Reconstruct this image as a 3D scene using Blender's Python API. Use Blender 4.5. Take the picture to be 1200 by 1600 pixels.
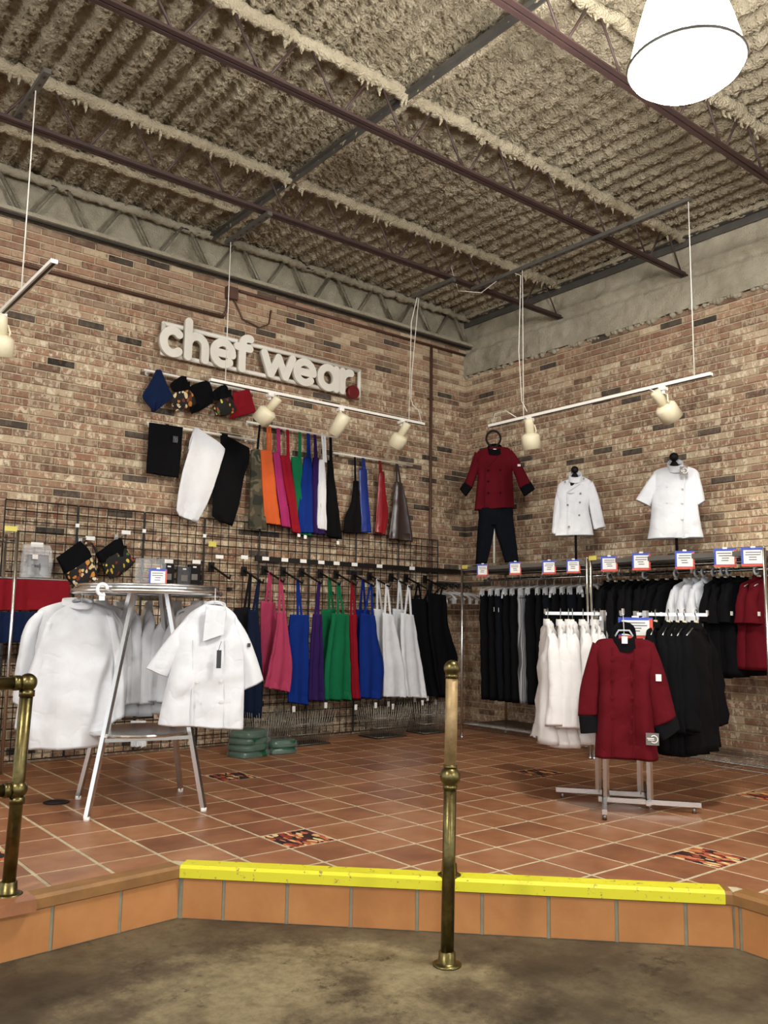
import bpy, bmesh, math, random
from mathutils import Vector, Matrix, noise
for o in list(bpy.data.objects): bpy.data.objects.remove(o)
SC = bpy.context.scene
COL = SC.collection
V = Vector
# ------------------------------------------------------------------ camera
# world: room corner at the origin on the raised tile floor; left wall = plane y 0 (x < 0), right wall = plane x 0 (y < 0)
RM = ((0.7787109936, -0.6272318481, 0.0137621652), (-0.0913100684, -0.0916050234, 0.9916002174), (-0.6207025534, -0.7734266148, -0.1286064217))
FPX = 1325.56
CAM = V((-6.59022, -6.75630, 1.08))
cd = bpy.data.cameras.new('camera'); co = bpy.data.objects.new('camera', cd); COL.objects.link(co)
cd.sensor_fit = 'VERTICAL'; cd.sensor_height = 36.0; cd.lens = FPX/1600*36.0; cd.clip_end = 100; cd.clip_start = 0.05
co.matrix_world = Matrix.Translation(CAM) @ Matrix((RM[0], RM[1], RM[2])).transposed().to_4x4()
SC.camera = co
# ------------------------------------------------------------------ light and exposure
vs = SC.view_settings
vs.view_transform = 'Standard'; vs.look = 'None'; vs.exposure = 0.78; vs.gamma = 1.0; vs.use_curve_mapping = False
W = bpy.data.worlds.new('world'); SC.world = W; W.use_nodes = True
W.node_tree.nodes['Background'].inputs[0].default_value = (0.97, 0.98, 1.0, 1)
W.node_tree.nodes['Background'].inputs[1].default_value = 0.9
LAMP_EMIT = 88.0      # glowing acrylic shade of every pendant lamp
SPOT_W = 9.0         # each track spot
LAMPS = [(-3.70, -5.05, 3.31), (-8.3, -4.4, 3.31), (-8.6, -9.6, 3.31), (-3.9, -9.8, 3.31)]  # first is in view; the unseen rest light the room from behind the viewer
SC.cycles.max_bounces = 8
# ------------------------------------------------------------------ survey helpers: a sight line meets a surface at its real distance
def ray(px, py):
    a = (px-600, -(py-800), -FPX)
    return V([sum(RM[k][i]*a[k] for k in range(3)) for i in range(3)])
def onx(px, py, x):
    r = ray(px, py); return CAM + r*((x-CAM.x)/r.x)
def ony(px, py, y):
    r = ray(px, py); return CAM + r*((y-CAM.y)/r.y)
def onz(px, py, z):
    r = ray(px, py); return CAM + r*((z-CAM.z)/r.z)
def onp(px, py, pt, n):
    r = ray(px, py); return CAM + r*(((V(pt)-CAM).dot(n))/r.dot(n))
def facing(pt):
    n = V((CAM.x-pt[0], CAM.y-pt[1], 0)); return n.normalized()
rnd = random.Random(7)
# ------------------------------------------------------------------ materials
def lin(h):
    h = h.lstrip('#'); c = [int(h[i:i+2], 16)/255 for i in (0, 2, 4)]
    return tuple((x/12.92 if x <= .04045 else ((x+.055)/1.055)**2.4) for x in c) + (1,)
MATS = {}
def newmat(name):
    m = bpy.data.materials.new(name); m.use_nodes = True; MATS[name] = m
    nt = m.node_tree; return m, nt, nt.nodes['Principled BSDF']
def N(nt, t, **kw):
    n = nt.nodes.new(t)
    for k, v in kw.items(): setattr(n, k, v)
    return n
def ln(nt, a, b): nt.links.new(a, b)
def mth(nt, op, a, b=None, c=None):
    n = nt.nodes.new('ShaderNodeMath'); n.operation = op
    for i, x in enumerate((a, b, c)):
        if x is None: continue
        if isinstance(x, (int, float)): n.inputs[i].default_value = x
        else: nt.links.new(x, n.inputs[i])
    return n.outputs[0]
def ramp(nt, fac, stops, interp='LINEAR'):
    r = nt.nodes.new('ShaderNodeValToRGB'); r.color_ramp.interpolation = interp
    e = r.color_ramp.elements
    while len(e) > 1: e.remove(e[-1])
    e[0].position = stops[0][0]; e[0].color = stops[0][1]
    for p, c in stops[1:]:
        x = e.new(p); x.color = c
    nt.links.new(fac, r.inputs[0]); return r.outputs[0]
def mixc(nt, fac, a, b, mode='MIX'):
    n = nt.nodes.new('ShaderNodeMix'); n.data_type = 'RGBA'; n.blend_type = mode
    for k, x in ((0, fac), (6, a), (7, b)):
        if isinstance(x, (int, float)): n.inputs[k].default_value = x
        elif isinstance(x, tuple): n.inputs[k].default_value = x
        else: nt.links.new(x, n.inputs[k])
    return n.outputs[2]
def noi(nt, vec, scale, detail=4, rough=.55):
    n = nt.nodes.new('ShaderNodeTexNoise'); n.inputs['Scale'].default_value = scale
    n.inputs['Detail'].default_value = detail; n.inputs['Roughness'].default_value = rough
    if vec is not None: nt.links.new(vec, n.inputs['Vector'])
    return n.outputs[0]
def bump(nt, b, h, strength, dist):
    n = nt.nodes.new('ShaderNodeBump'); n.inputs['Strength'].default_value = strength; n.inputs['Distance'].default_value = dist
    nt.links.new(h, n.inputs['Height']); nt.links.new(n.outputs[0], b.inputs['Normal'])
def wpos(nt): return nt.nodes.new('ShaderNodeNewGeometry').outputs['Position']
def opos(nt): return nt.nodes.new('ShaderNodeTexCoord').outputs['Object']
def plain(name, hexc, rough=.6, metal=0., var=.12, vscale=8., bstr=0., bscale=200., spec=.5):
    m, nt, b = newmat(name); c = lin(hexc)
    n = noi(nt, wpos(nt), vscale, 3)
    k = 1-var
    col = ramp(nt, n, [(.3, (c[0]*k, c[1]*k, c[2]*k, 1)), (.7, tuple(min(1, x*(1+var*.6)) for x in c[:3])+(1,))])
    ln(nt, col, b.inputs['Base Color']); b.inputs['Roughness'].default_value = rough; b.inputs['Metallic'].default_value = metal
    b.inputs['Specular IOR Level'].default_value = spec
    if bstr: bump(nt, b, noi(nt, wpos(nt), bscale, 2), bstr, .002)
    return m
def cloth(name, hexc, rough=.9, var=.07, spec=.12):
    m, nt, b = newmat(name); c = lin(hexc); p = opos(nt)
    col = ramp(nt, noi(nt, p, 9, 4), [(.3, tuple(x*(1-var) for x in c[:3])+(1,)), (.72, tuple(min(1, x*(1+var*.5)) for x in c[:3])+(1,))])
    ln(nt, col, b.inputs['Base Color']); b.inputs['Roughness'].default_value = rough; b.inputs['Specular IOR Level'].default_value = spec
    cr = mth(nt, 'MINIMUM', mth(nt, 'ABSOLUTE', mth(nt, 'SUBTRACT', noi(nt, p, 5.5, 2, .5), .5)), .05)
    h = mth(nt, 'ADD', mth(nt, 'MULTIPLY', noi(nt, p, 12, 3, .5), .6), mth(nt, 'MULTIPLY', cr, 7.0))
    bump(nt, b, h, .30, .012)
    return m
def brick_mat(name, axis):
    m, nt, b = newmat(name); P = wpos(nt)
    sx = nt.nodes.new('ShaderNodeSeparateXYZ'); ln(nt, P, sx.inputs[0])
    u = sx.outputs[axis]; z = sx.outputs[2]
    row = mth(nt, 'FLOOR', mth(nt, 'DIVIDE', z, BH))
    sh = mth(nt, 'MULTIPLY', mth(nt, 'MODULO', row, 2.0), .5)
    colx = mth(nt, 'FLOOR', mth(nt, 'ADD', mth(nt, 'DIVIDE', u, BL), sh))
    cb = nt.nodes.new('ShaderNodeCombineXYZ'); ln(nt, colx, cb.inputs[0]); ln(nt, row, cb.inputs[1])
    wn = nt.nodes.new('ShaderNodeTexWhiteNoise'); wn.noise_dimensions = '3D'; ln(nt, cb.outputs[0], wn.inputs['Vector'])
    val = wn.outputs['Value']
    s2 = nt.nodes.new('ShaderNodeSeparateColor'); ln(nt, wn.outputs['Color'], s2.inputs[0])
    base = ramp(nt, val, [(0, lin('#2f2a27')), (.03, lin('#4a413b')), (.048, lin('#544841')), (.052, lin('#6a5142')), (.16, lin('#8b6753')), (.30, lin('#79604e')), (.42, lin('#9a735b')), (.55, lin('#8b7360')), (.66, lin('#a8846a')), (.78, lin('#a07f68')), (.88, lin('#b59c80')), (1, lin('#c4af92'))])
    mottle_w = mth(nt, 'ADD', .35, mth(nt, 'MULTIPLY', mth(nt, 'GREATER_THAN', val, .05), .65))  # dark bricks take less smear, chip and cream tint
    # old-brick mottling: cream mortar smears, chips and soot inside each brick
    mp = nt.nodes.new('ShaderNodeMapping'); ln(nt, P, mp.inputs[0]); mp.inputs['Scale'].default_value = (1, 1, .5)
    n1 = noi(nt, mp.outputs[0], 32, 5, .62); n2 = noi(nt, P, 7, 3)
    smear = ramp(nt, n1, [(.515, (0, 0, 0, 1)), (.565, (1, 1, 1, 1))])
    zf = mth(nt, 'SUBTRACT', 1.0, mth(nt, 'MULTIPLY', mth(nt, 'SMOOTH_MIN', mth(nt, 'MAXIMUM', mth(nt, 'SUBTRACT', z, 3.25), 0.0), .7, .1), 1.2))
    f1 = mth(nt, 'MULTIPLY', mth(nt, 'MULTIPLY', smear, zf), mth(nt, 'MULTIPLY', mottle_w, mth(nt, 'ADD', .15, mth(nt, 'MULTIPLY', s2.outputs[0], .85))))
    c1 = mixc(nt, f1, base, lin('#e2d4b8'))
    chip = ramp(nt, noi(nt, mp.outputs[0], 33, 3, .6), [(.60, (0, 0, 0, 1)), (.66, (1, 1, 1, 1))])
    c1 = mixc(nt, mth(nt, 'MULTIPLY', chip, mth(nt, 'MULTIPLY', mottle_w, .55)), c1, lin('#a5684a'))
    dk = ramp(nt, noi(nt, P, 24, 4, .7), [(.33, (1, 1, 1, 1)), (.42, (0, 0, 0, 1))])
    c2 = mixc(nt, mth(nt, 'MULTIPLY', dk, mth(nt, 'MULTIPLY', s2.outputs[1], .8)), c1, lin('#43362e'))
    c3 = mixc(nt, mth(nt, 'MULTIPLY', mottle_w, mth(nt, 'MULTIPLY', ramp(nt, n2, [(.42, (0, 0, 0, 1)), (.62, (1, 1, 1, 1))]), .28)), c2, lin('#b5a386'))
    ln(nt, c3, b.inputs['Base Color']); b.inputs['Roughness'].default_value = .9; b.inputs['Specular IOR Level'].default_value = .25
    bump(nt, b, mth(nt, 'ADD', n1, noi(nt, P, 90, 3)), .5, .01)
    return m
BL, BH = .2195, .0613
brick_mat('brick_left', 0); brick_mat('brick_right', 1)
def spray(name, a, bcol, c, bs=1.0):
    m, nt, b = newmat(name); P = wpos(nt)
    n = noi(nt, P, 70, 5, .7); v = nt.nodes.new('ShaderNodeTexVoronoi'); v.inputs['Scale'].default_value = 75; ln(nt, P, v.inputs['Vector'])
    h = mth(nt, 'ADD', n, mth(nt, 'MULTIPLY', v.outputs['Distance'], .6))
    col = ramp(nt, noi(nt, P, 3.0, 5, .65), [(.3, lin(a)), (.5, lin(bcol)), (.75, lin(c))])
    ln(nt, col, b.inputs['Base Color']); b.inputs['Roughness'].default_value = 1; b.inputs['Specular IOR Level'].default_value = .05
    bump(nt, b, h, bs, .045); return m
spray('spray', '#a89b83', '#c2b59b', '#d6caaf', .9); spray('spray_wall', '#928a77', '#a8a08c', '#b8b09c', .45)
spray('spray_fluff', '#aea187', '#c4b79c', '#d6caaf', .8)
plain('mortar', '#c2b396', .95, var=.2, vscale=14, bstr=.4, bscale=120, spec=.1)
plain('steel_brown', '#3c2a27', .6, var=.25, vscale=5); plain('steel_grey', '#5b5852', .5, .3, var=.2); plain('steel_dark', '#2c2623', .6)
plain('pipe_brown', '#563a2d', .6, var=.2)
plain('white_paint', '#e9e4d8', .45, var=.04); plain('white_track', '#f1ede4', .4, var=.03); plain('cream', '#e6dcbc', .42, var=.05)
plain('sign_white', '#e6e1d4', .5, var=.05); plain('sign_edge', '#a9a394', .55, var=.05); plain('sign_red', '#6a141a', .45)
plain('black_metal', '#191614', .5, .3, var=.2); plain('black_plastic', '#0b0a0a', .6, spec=.25)
plain('paper', '#ecebe5', .7, var=.03); plain('paper_blue', '#3d52b0', .6); plain('paper_red', '#d2553e', .6); plain('ink', '#55565c', .7); plain('paper_yellow', '#d6ca62', .6); plain('tag_grey', '#6f6a66', .5); plain('tag_dark', '#2f3033', .5)
plain('grey_board', '#5f5b55', .6, var=.15, vscale=4)
plain('drain', '#1f1b19', .5, .4)
m, nt, b = newmat('chrome'); b.inputs['Base Color'].default_value = (.70, .70, .69, 1); b.inputs['Metallic'].default_value = 1; b.inputs['Roughness'].default_value = .26
bump(nt, b, noi(nt, wpos(nt), 40, 2), .04, .005)
plain('basket_wire', '#8a857a', .4, .5)
m, nt, b = newmat('wire_chrome'); b.inputs['Base Color'].default_value = (.26, .26, .25, 1); b.inputs['Metallic'].default_value = 1; b.inputs['Roughness'].default_value = .35
m, nt, b = newmat('brass'); c = ramp(nt, noi(nt, wpos(nt), 16, 5, .7), [(.3, lin('#504830')), (.55, lin('#736943')), (.8, lin('#8d835a'))])
ln(nt, c, b.inputs['Base Color']); b.inputs['Metallic'].default_value = 1; b.inputs['Roughness'].default_value = .33; bump(nt, b, noi(nt, wpos(nt), 70, 3), .08, .004)
m, nt, b = newmat('brass_worn'); c = ramp(nt, noi(nt, wpos(nt), 22, 5, .7), [(.3, lin('#8a7350')), (.55, lin('#a88f66')), (.8, lin('#b9a27a'))])
ln(nt, c, b.inputs['Base Color']); b.inputs['Metallic'].default_value = .5; b.inputs['Roughness'].default_value = .5
def clear(name, col, rough, alpha):
    m, nt, b = newmat(name); b.inputs['Base Color'].default_value = col; b.inputs['Roughness'].default_value = rough
    b.inputs['Alpha'].default_value = alpha; b.inputs['Specular IOR Level'].default_value = .8
    bump(nt, b, noi(nt, wpos(nt), 45, 4), .5, .02)
clear('clear_plastic', (.85, .87, .88, 1), .10, .10); clear('bag_film', (.88, .89, .90, 1), .14, .26); clear('hanger_clear', (.80, .82, .82, 1), .15, .55); clear('divider', (.92, .93, .92, 1), .35, 1.0)
m, nt, b = newmat('lamp_glow'); b.inputs['Base Color'].default_value = (.9, .9, .9, 1); b.inputs['Emission Color'].default_value = (1, .975, .935, 1); b.inputs['Emission Strength'].default_value = LAMP_EMIT
# tile floor
TX, TY, OX, OY = .275, .283, .128, .208
def tile_mat(name, ca, cb_, cc, axis=None, rough=.38):
    m, nt, b = newmat(name); P = wpos(nt)
    sx = nt.nodes.new('ShaderNodeSeparateXYZ'); ln(nt, P, sx.inputs[0])
    a = mth(nt, 'FLOOR', mth(nt, 'DIVIDE', mth(nt, 'SUBTRACT', sx.outputs[0], OX), TX)); c_ = mth(nt, 'FLOOR', mth(nt, 'DIVIDE', mth(nt, 'SUBTRACT', sx.outputs[1], OY), TY))
    cb = nt.nodes.new('ShaderNodeCombineXYZ'); ln(nt, a, cb.inputs[0]); ln(nt, c_, cb.inputs[1])
    wn = nt.nodes.new('ShaderNodeTexWhiteNoise'); ln(nt, cb.outputs[0], wn.inputs['Vector'])
    n = mth(nt, 'ADD', mth(nt, 'MULTIPLY', noi(nt, P, 5, 5, .6), .75), mth(nt, 'MULTIPLY', wn.outputs['Value'], .28) if name == 'terracotta' else .14)
    col = ramp(nt, n, [(.3, lin(ca)), (.52, lin(cb_)), (.78, lin(cc))])
    st = ramp(nt, noi(nt, P, 17, 5, .75), [(.62, (0, 0, 0, 1)), (.72, (1, 1, 1, 1))])
    col = mixc(nt, mth(nt, 'MULTIPLY', st, .25), col, lin('#a08468'))
    ln(nt, col, b.inputs['Base Color'])
    ln(nt, mth(nt, 'ADD', rough-.10, mth(nt, 'MULTIPLY', noi(nt, P, 6, 4), .22)), b.inputs['Roughness']); b.inputs['Specular IOR Level'].default_value = .45
    bump(nt, b, noi(nt, P, 26, 4), .12, .01)
tile_mat('terracotta', '#80523a', '#9b6847', '#b1805d'); tile_mat('riser_tile', '#a86f40', '#b67c48', '#c38a56', rough=.55)
plain('grout', '#c6b99a', .9, var=.2, vscale=20); plain('grout_grey', '#8d8b78', .9, var=.15, vscale=20); plain('nosing', '#8f6638', .55, var=.2, vscale=12)
m, nt, b = newmat('yellow_tape'); st = ramp(nt, noi(nt, wpos(nt), 24, 6, .75), [(.60, (0, 0, 0, 1)), (.63, (1, 1, 1, 1))])
ln(nt, mixc(nt, st, lin('#dcd62c'), lin('#9a8348')), b.inputs['Base Color']); b.inputs['Roughness'].default_value = .55
m, nt, b = newmat('concrete'); P = wpos(nt)
n = noi(nt, P, 1.7, 9, .66)
col = ramp(nt, n, [(.36, lin('#3a3024')), (.46, lin('#5f5340')), (.55, lin('#85785c')), (.68, lin('#a39674'))])
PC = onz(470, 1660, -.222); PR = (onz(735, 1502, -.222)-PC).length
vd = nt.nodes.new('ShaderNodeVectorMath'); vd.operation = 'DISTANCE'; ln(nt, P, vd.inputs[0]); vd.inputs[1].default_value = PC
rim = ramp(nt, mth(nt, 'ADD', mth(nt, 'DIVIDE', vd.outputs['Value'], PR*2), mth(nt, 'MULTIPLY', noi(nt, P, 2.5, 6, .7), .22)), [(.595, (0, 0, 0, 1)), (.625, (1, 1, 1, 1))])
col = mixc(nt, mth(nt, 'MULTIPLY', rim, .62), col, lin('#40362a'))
col = mixc(nt, mth(nt, 'MULTIPLY', ramp(nt, noi(nt, P, 28, 6, .75), [(.35, (1, 1, 1, 1)), (.55, (0, 0, 0, 1))]), .35), col, lin('#3a3127'))
st = ramp(nt, noi(nt, P, 4.6, 9, .78), [(.36, (1, 1, 1, 1)), (.44, (0, 0, 0, 1))])
col = mixc(nt, mth(nt, 'MULTIPLY', st, .75), col, lin('#2f2820'))
ln(nt, col, b.inputs['Base Color']); ln(nt, mth(nt, 'ADD', .42, mth(nt, 'MULTIPLY', noi(nt, P, 4, 5), .3)), b.inputs['Roughness']); b.inputs['Specular IOR Level'].default_value = .3; bump(nt, b, noi(nt, P, 30, 5), .1, .01)
def printed(name, ground, cols, scale, thr=.36, stretch=(1, 1, 1), rot=0.):
    m, nt, b = newmat(name); mp = nt.nodes.new('ShaderNodeMapping'); ln(nt, opos(nt), mp.inputs[0]); mp.inputs['Scale'].default_value = stretch; mp.inputs['Rotation'].default_value = (rot, rot, rot); p = mp.outputs[0]
    wv = nt.nodes.new('ShaderNodeTexNoise'); wv.inputs['Scale'].default_value = scale*.35; ln(nt, p, wv.inputs['Vector'])
    va = nt.nodes.new('ShaderNodeVectorMath'); va.operation = 'MULTIPLY_ADD'; va.inputs[1].default_value = (2.2/scale,)*3; ln(nt, wv.outputs['Color'], va.inputs[0]); ln(nt, p, va.inputs[2]); p = va.outputs[0]
    v = nt.nodes.new('ShaderNodeTexVoronoi'); v.inputs['Scale'].default_value = scale; v.inputs['Randomness'].default_value = .8; ln(nt, p, v.inputs['Vector'])
    s = nt.nodes.new('ShaderNodeSeparateColor'); ln(nt, v.outputs['Color'], s.inputs[0])
    pc = ramp(nt, s.outputs[0], [(i/len(cols), lin(c)) for i, c in enumerate(cols)], 'CONSTANT')
    f = mth(nt, 'LESS_THAN', v.outputs['Distance'], thr)
    ln(nt, mixc(nt, f, lin(ground), pc), b.inputs['Base Color']); b.inputs['Roughness'].default_value = .8
printed('print_mugs', '#14100d', ['#c98a3d', '#d8c294', '#6a3018', '#b87426', '#dcd2ba', '#1a0f0a', '#8a4a20'], 30, .46, (1, 1, .7))
printed('print_pepper', '#120d0b', ['#b8a234', '#6a2416', '#47702e', '#a53c22', '#c8b650', '#120d0b', '#120d0b'], 34, .36, (1, 1, .6), .6)
printed('pepper_tile', '#2a1410', ['#a84a2c', '#d8a468', '#5e160f', '#e0c890', '#8a2c1a', '#1c0a08', '#b8643a', '#c97a50'], 40, .62, (1, .42, 1), .5)
m, nt, b = newmat('camo'); p = opos(nt)
ln(nt, ramp(nt, noi(nt, p, 5.5, 2, .4), [(0, lin('#20211a')), (.43, lin('#3e3a2a')), (.52, lin('#5a5240')), (.58, lin('#2c3122')), (.64, lin('#6b6450'))], 'CONSTANT'), b.inputs['Base Color']); b.inputs['Roughness'].default_value = .9
for n_, h_ in dict(c_white='#dcdee2', c_offwhite='#dddad8', c_black='#0a0a0c', c_black2='#101012', c_denim='#0c0f15', c_navy='#141d33', c_navy2='#142140', c_pink='#a83e5c', c_blue='#102c76', c_blue2='#0d266c', c_purple='#2f1a50', c_green='#126540', c_red='#831322', c_red2='#8a1722', c_crimson='#5a0f18', c_orange='#c2592d', c_magenta='#982b5e', c_grey='#77787c', c_charcoal='#17171b', c_redroll='#7c1620').items(): cloth(n_, h_)
plain('vinyl_blue', '#142d78', .33, var=.08); plain('vinyl_red', '#8c1621', .33, var=.08); plain('vinyl_brown', '#3d302d', .3, var=.1); plain('wrap_green', '#1b5238', .25, var=.25, vscale=20); plain('wrap_grey', '#3d3e42', .3, var=.3, vscale=25)
m, nt, b = newmat('stripes'); w = nt.nodes.new('ShaderNodeTexWave'); w.inputs['Scale'].default_value = 18; w.bands_direction = 'X'; ln(nt, opos(nt), w.inputs['Vector'])
ln(nt, ramp(nt, w.outputs['Fac'], [(.4, lin('#4a4b4f')), (.6, lin('#9b9ca0'))]), b.inputs['Base Color']); b.inputs['Roughness'].default_value = .9
# ------------------------------------------------------------------ mesh builder
class MB:
    def __init__(s): s.v = []; s.f = []
    def quad_strip(s, rings, closed=True, cap0=False, cap1=False):
        n = len(rings[0]); b0 = len(s.v)
        for r in rings: s.v.extend(V(p) for p in r)
        for j in range(len(rings)-1):
            for i in range(n if closed else n-1):
                k = (i+1) % n; a = b0+j*n
                s.f.append((a+i, a+k, a+n+k, a+n+i))
        if cap0: s.f.append(tuple(b0+i for i in reversed(range(n))))
        if cap1: s.f.append(tuple(b0+(len(rings)-1)*n+i for i in range(n)))
    def box(s, c, size, ax=None):
        c = V(c); X, Y, Z = ax or (V((1, 0, 0)), V((0, 1, 0)), V((0, 0, 1))); h = [d/2 for d in size]; b0 = len(s.v)
        for dz in (-1, 1):
            for dx, dy in ((-1, -1), (1, -1), (1, 1), (-1, 1)): s.v.append(c+X*(dx*h[0])+Y*(dy*h[1])+Z*(dz*h[2]))
        for q in ((3, 2, 1, 0), (4, 5, 6, 7), (0, 1, 5, 4), (1, 2, 6, 5), (2, 3, 7, 6), (3, 0, 4, 7)): s.f.append(tuple(b0+i for i in q))
        return s
    def bar(s, p0, p1, w, h, up=V((0, 0, 1))):
        p0, p1 = V(p0), V(p1); d = (p1-p0); L = d.length; d.normalize()
        x = d.cross(up)
        if x.length < 1e-4: x = d.cross(V((1, 0, 0)))
        x.normalize(); z = x.cross(d)
        return s.box((p0+p1)/2, (L, w, h), (d, x, z))
    def tube(s, pts, r, n=8, closed=False, caps=True):
        pts = [V(p) for p in pts]; m = len(pts); rings = []; prev = None
        for i, p in enumerate(pts):
            if closed: t = pts[(i+1) % m]-pts[i-1]
            else: t = pts[min(i+1, m-1)]-pts[max(i-1, 0)]
            t.normalize()
            if prev is None:
                a = t.cross(V((0, 0, 1)));  a = a if a.length > 1e-3 else t.cross(V((1, 0, 0)))
            else: a = prev - t*prev.dot(t)
            a.normalize(); prev = a; bb = t.cross(a); rr = r[i] if isinstance(r, (list, tuple)) else r
            rings.append([p+a*(rr*math.cos(q))+bb*(rr*math.sin(q)) for q in [2*math.pi*k/n for k in range(n)]])
        if closed: rings.append(rings[0]); s.quad_strip(rings)
        else: s.quad_strip(rings, True, caps, caps)
        return s
    def cyl(s, p0, p1, r, n=16, r1=None): return s.tube([p0, p1], [r, r if r1 is None else r1], n)
    def lathe(s, prof, c, axis=V((0, 0, 1)), n=24, cap=True):
        c = V(c); axis = V(axis).normalized(); a = axis.cross(V((1, 0, 0)))
        a = a if a.length > 1e-2 else axis.cross(V((0, 1, 0))); a.normalize(); bb = axis.cross(a)
        rings = [[c+axis*h+a*(r*math.cos(q))+bb*(r*math.sin(q)) for q in [2*math.pi*k/n for k in range(n)]] for r, h in prof]
        s.quad_strip(rings, True, cap, cap); return s
    def sphere(s, c, r, n=16):
        s.lathe([(max(1e-4, r*math.sin(math.pi*k/n)), -r*math.cos(math.pi*k/n)) for k in range(n+1)], c, n=n*2); return s
    def prism(s, pts, d):
        d = V(d); b0 = len(s.v); n = len(pts)
        s.v.extend(V(p) for p in pts); s.v.extend(V(p)+d for p in pts)
        s.f.append(tuple(b0+i for i in reversed(range(n)))); s.f.append(tuple(b0+n+i for i in range(n)))
        for i in range(n): k = (i+1) % n; s.f.append((b0+i, b0+k, b0+n+k, b0+n+i))
        return s
    def garment(s, rows, nrm, t=.05, nv=22, nu=26, fold=0., k=5., wr=.008, seed=0, pw=.55, cap0=True, hollow=True, fold0=0.1, linear=False):
        """flattened cloth tube: rows = (left point, right point[, half thickness]) from top to bottom"""
        nrm = V(nrm); R_ = [(V(r[0]), V(r[1]), (r[2] if len(r) > 2 else t)) for r in rows]; m = len(R_)-1
        def cr(i, f, g):
            if linear: return g(R_[i])*(1-f)+g(R_[i+1])*f
            a, b_, c_, d = (g(R_[max(0, min(m, i+q))]) for q in (-1, 0, 1, 2))
            return (b_*2 + (c_-a)*f + (a*2-b_*5+c_*4-d)*f*f + (b_*3-a-c_*3+d)*f*f*f)*.5
        rings = []; sd = V((seed*3.17, seed*1.31, seed*2.3))
        for j in range(nv+1):
            x = j/nv*m; i = min(m-1, int(x)); f = x-i
            L = cr(i, f, lambda q: q[0]); Rr = cr(i, f, lambda q: q[1]); th = R_[i][2]*(1-f)+R_[i+1][2]*f
            mid = (L+Rr)/2; hf = (Rr-L)/2; A = fold*(fold0+(1-fold0)*j/nv)
            ring = []
            for q in range(nu):
                a = 2*math.pi*q/nu; cs, sn = math.cos(a), math.sin(a)
                cs2 = math.copysign(abs(cs)**.75, cs)
                p = mid+hf*cs2+nrm*(th*math.copysign(abs(sn)**pw, sn))
                w = A*math.sin(k*cs2+seed*1.7+j/nv*1.1)+A*.5*math.sin(k*1.9*cs2+seed)
                w += wr*noise.noise((p+sd)*7.0)*1.3 + wr*.7*noise.noise((p+sd)*17.0)
                ring.append(p+nrm*w)
            rings.append(ring)
        if hollow:
            last = rings[-1]; c0 = sum(last, V((0, 0, 0)))/nu; up = (R_[0][0]+R_[0][1])/2-(R_[m][0]+R_[m][1])/2; up.normalize()
            rings.append([c0+(p-c0)*.93+up*.012 for p in last]); rings.append([c0+(p-c0)*.8+up*.08 for p in last])
        s.quad_strip(rings, True, cap0, True); return s
def root_of(o):
    p = V((0, 0, 0))
    while o is not None: p += o.location; o = o.parent
    return p
def mesh(name, mb, mat, parent=None, smooth=False, local=False, loc=None):
    me = bpy.data.meshes.new(name)
    off = V((0, 0, 0)) if local else (root_of(parent) if parent else (V(loc) if loc is not None else V((0, 0, 0))))
    me.from_pydata([tuple(p-off) for p in mb.v], [], mb.f)
    if smooth: me.polygons.foreach_set('use_smooth', [True]*len(me.polygons))
    me.materials.append(MATS[mat]); me.update()
    o = bpy.data.objects.new(name, me); COL.objects.link(o)
    if parent: o.parent = parent
    elif not local: o.location = off
    return o
def tag(o, label=None, cat=None, group=None, kind=None):
    if label: o['label'] = label
    if cat: o['category'] = cat
    if group: o['group'] = group
    if kind: o['kind'] = kind
    return o
def thing(name, label, cat, loc=(0, 0, 0), group=None, kind=None, rz=0):
    o = bpy.data.objects.new(name, None); COL.objects.link(o); o.location = loc; o.rotation_euler = (0, 0, rz); o.empty_display_size = .05
    return tag(o, label, cat, group, kind)
def dup(src, loc, rz=0., label=None, group=None, scale=None, mats=None):
    def cp(o, par):
        c = o.copy(); COL.objects.link(c); c.parent = par
        for ch in [q for q in o.children]: cp(ch, c)
        return c
    kids = list(src.children); r = src.copy(); COL.objects.link(r)
    for ch in kids: cp(ch, r)
    r.location = loc; r.rotation_euler = (0, 0, rz)
    if scale: r.scale = scale
    if label: r['label'] = label
    if group: r['group'] = group
    return r
UPV = V((0, 0, 1))
ORD = ['first', 'second', 'third', 'fourth', 'fifth', 'sixth', 'seventh', 'eighth', 'ninth', 'tenth', 'eleventh', 'twelfth', 'thirteenth', 'fourteenth', 'fifteenth', 'sixteenth']
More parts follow.
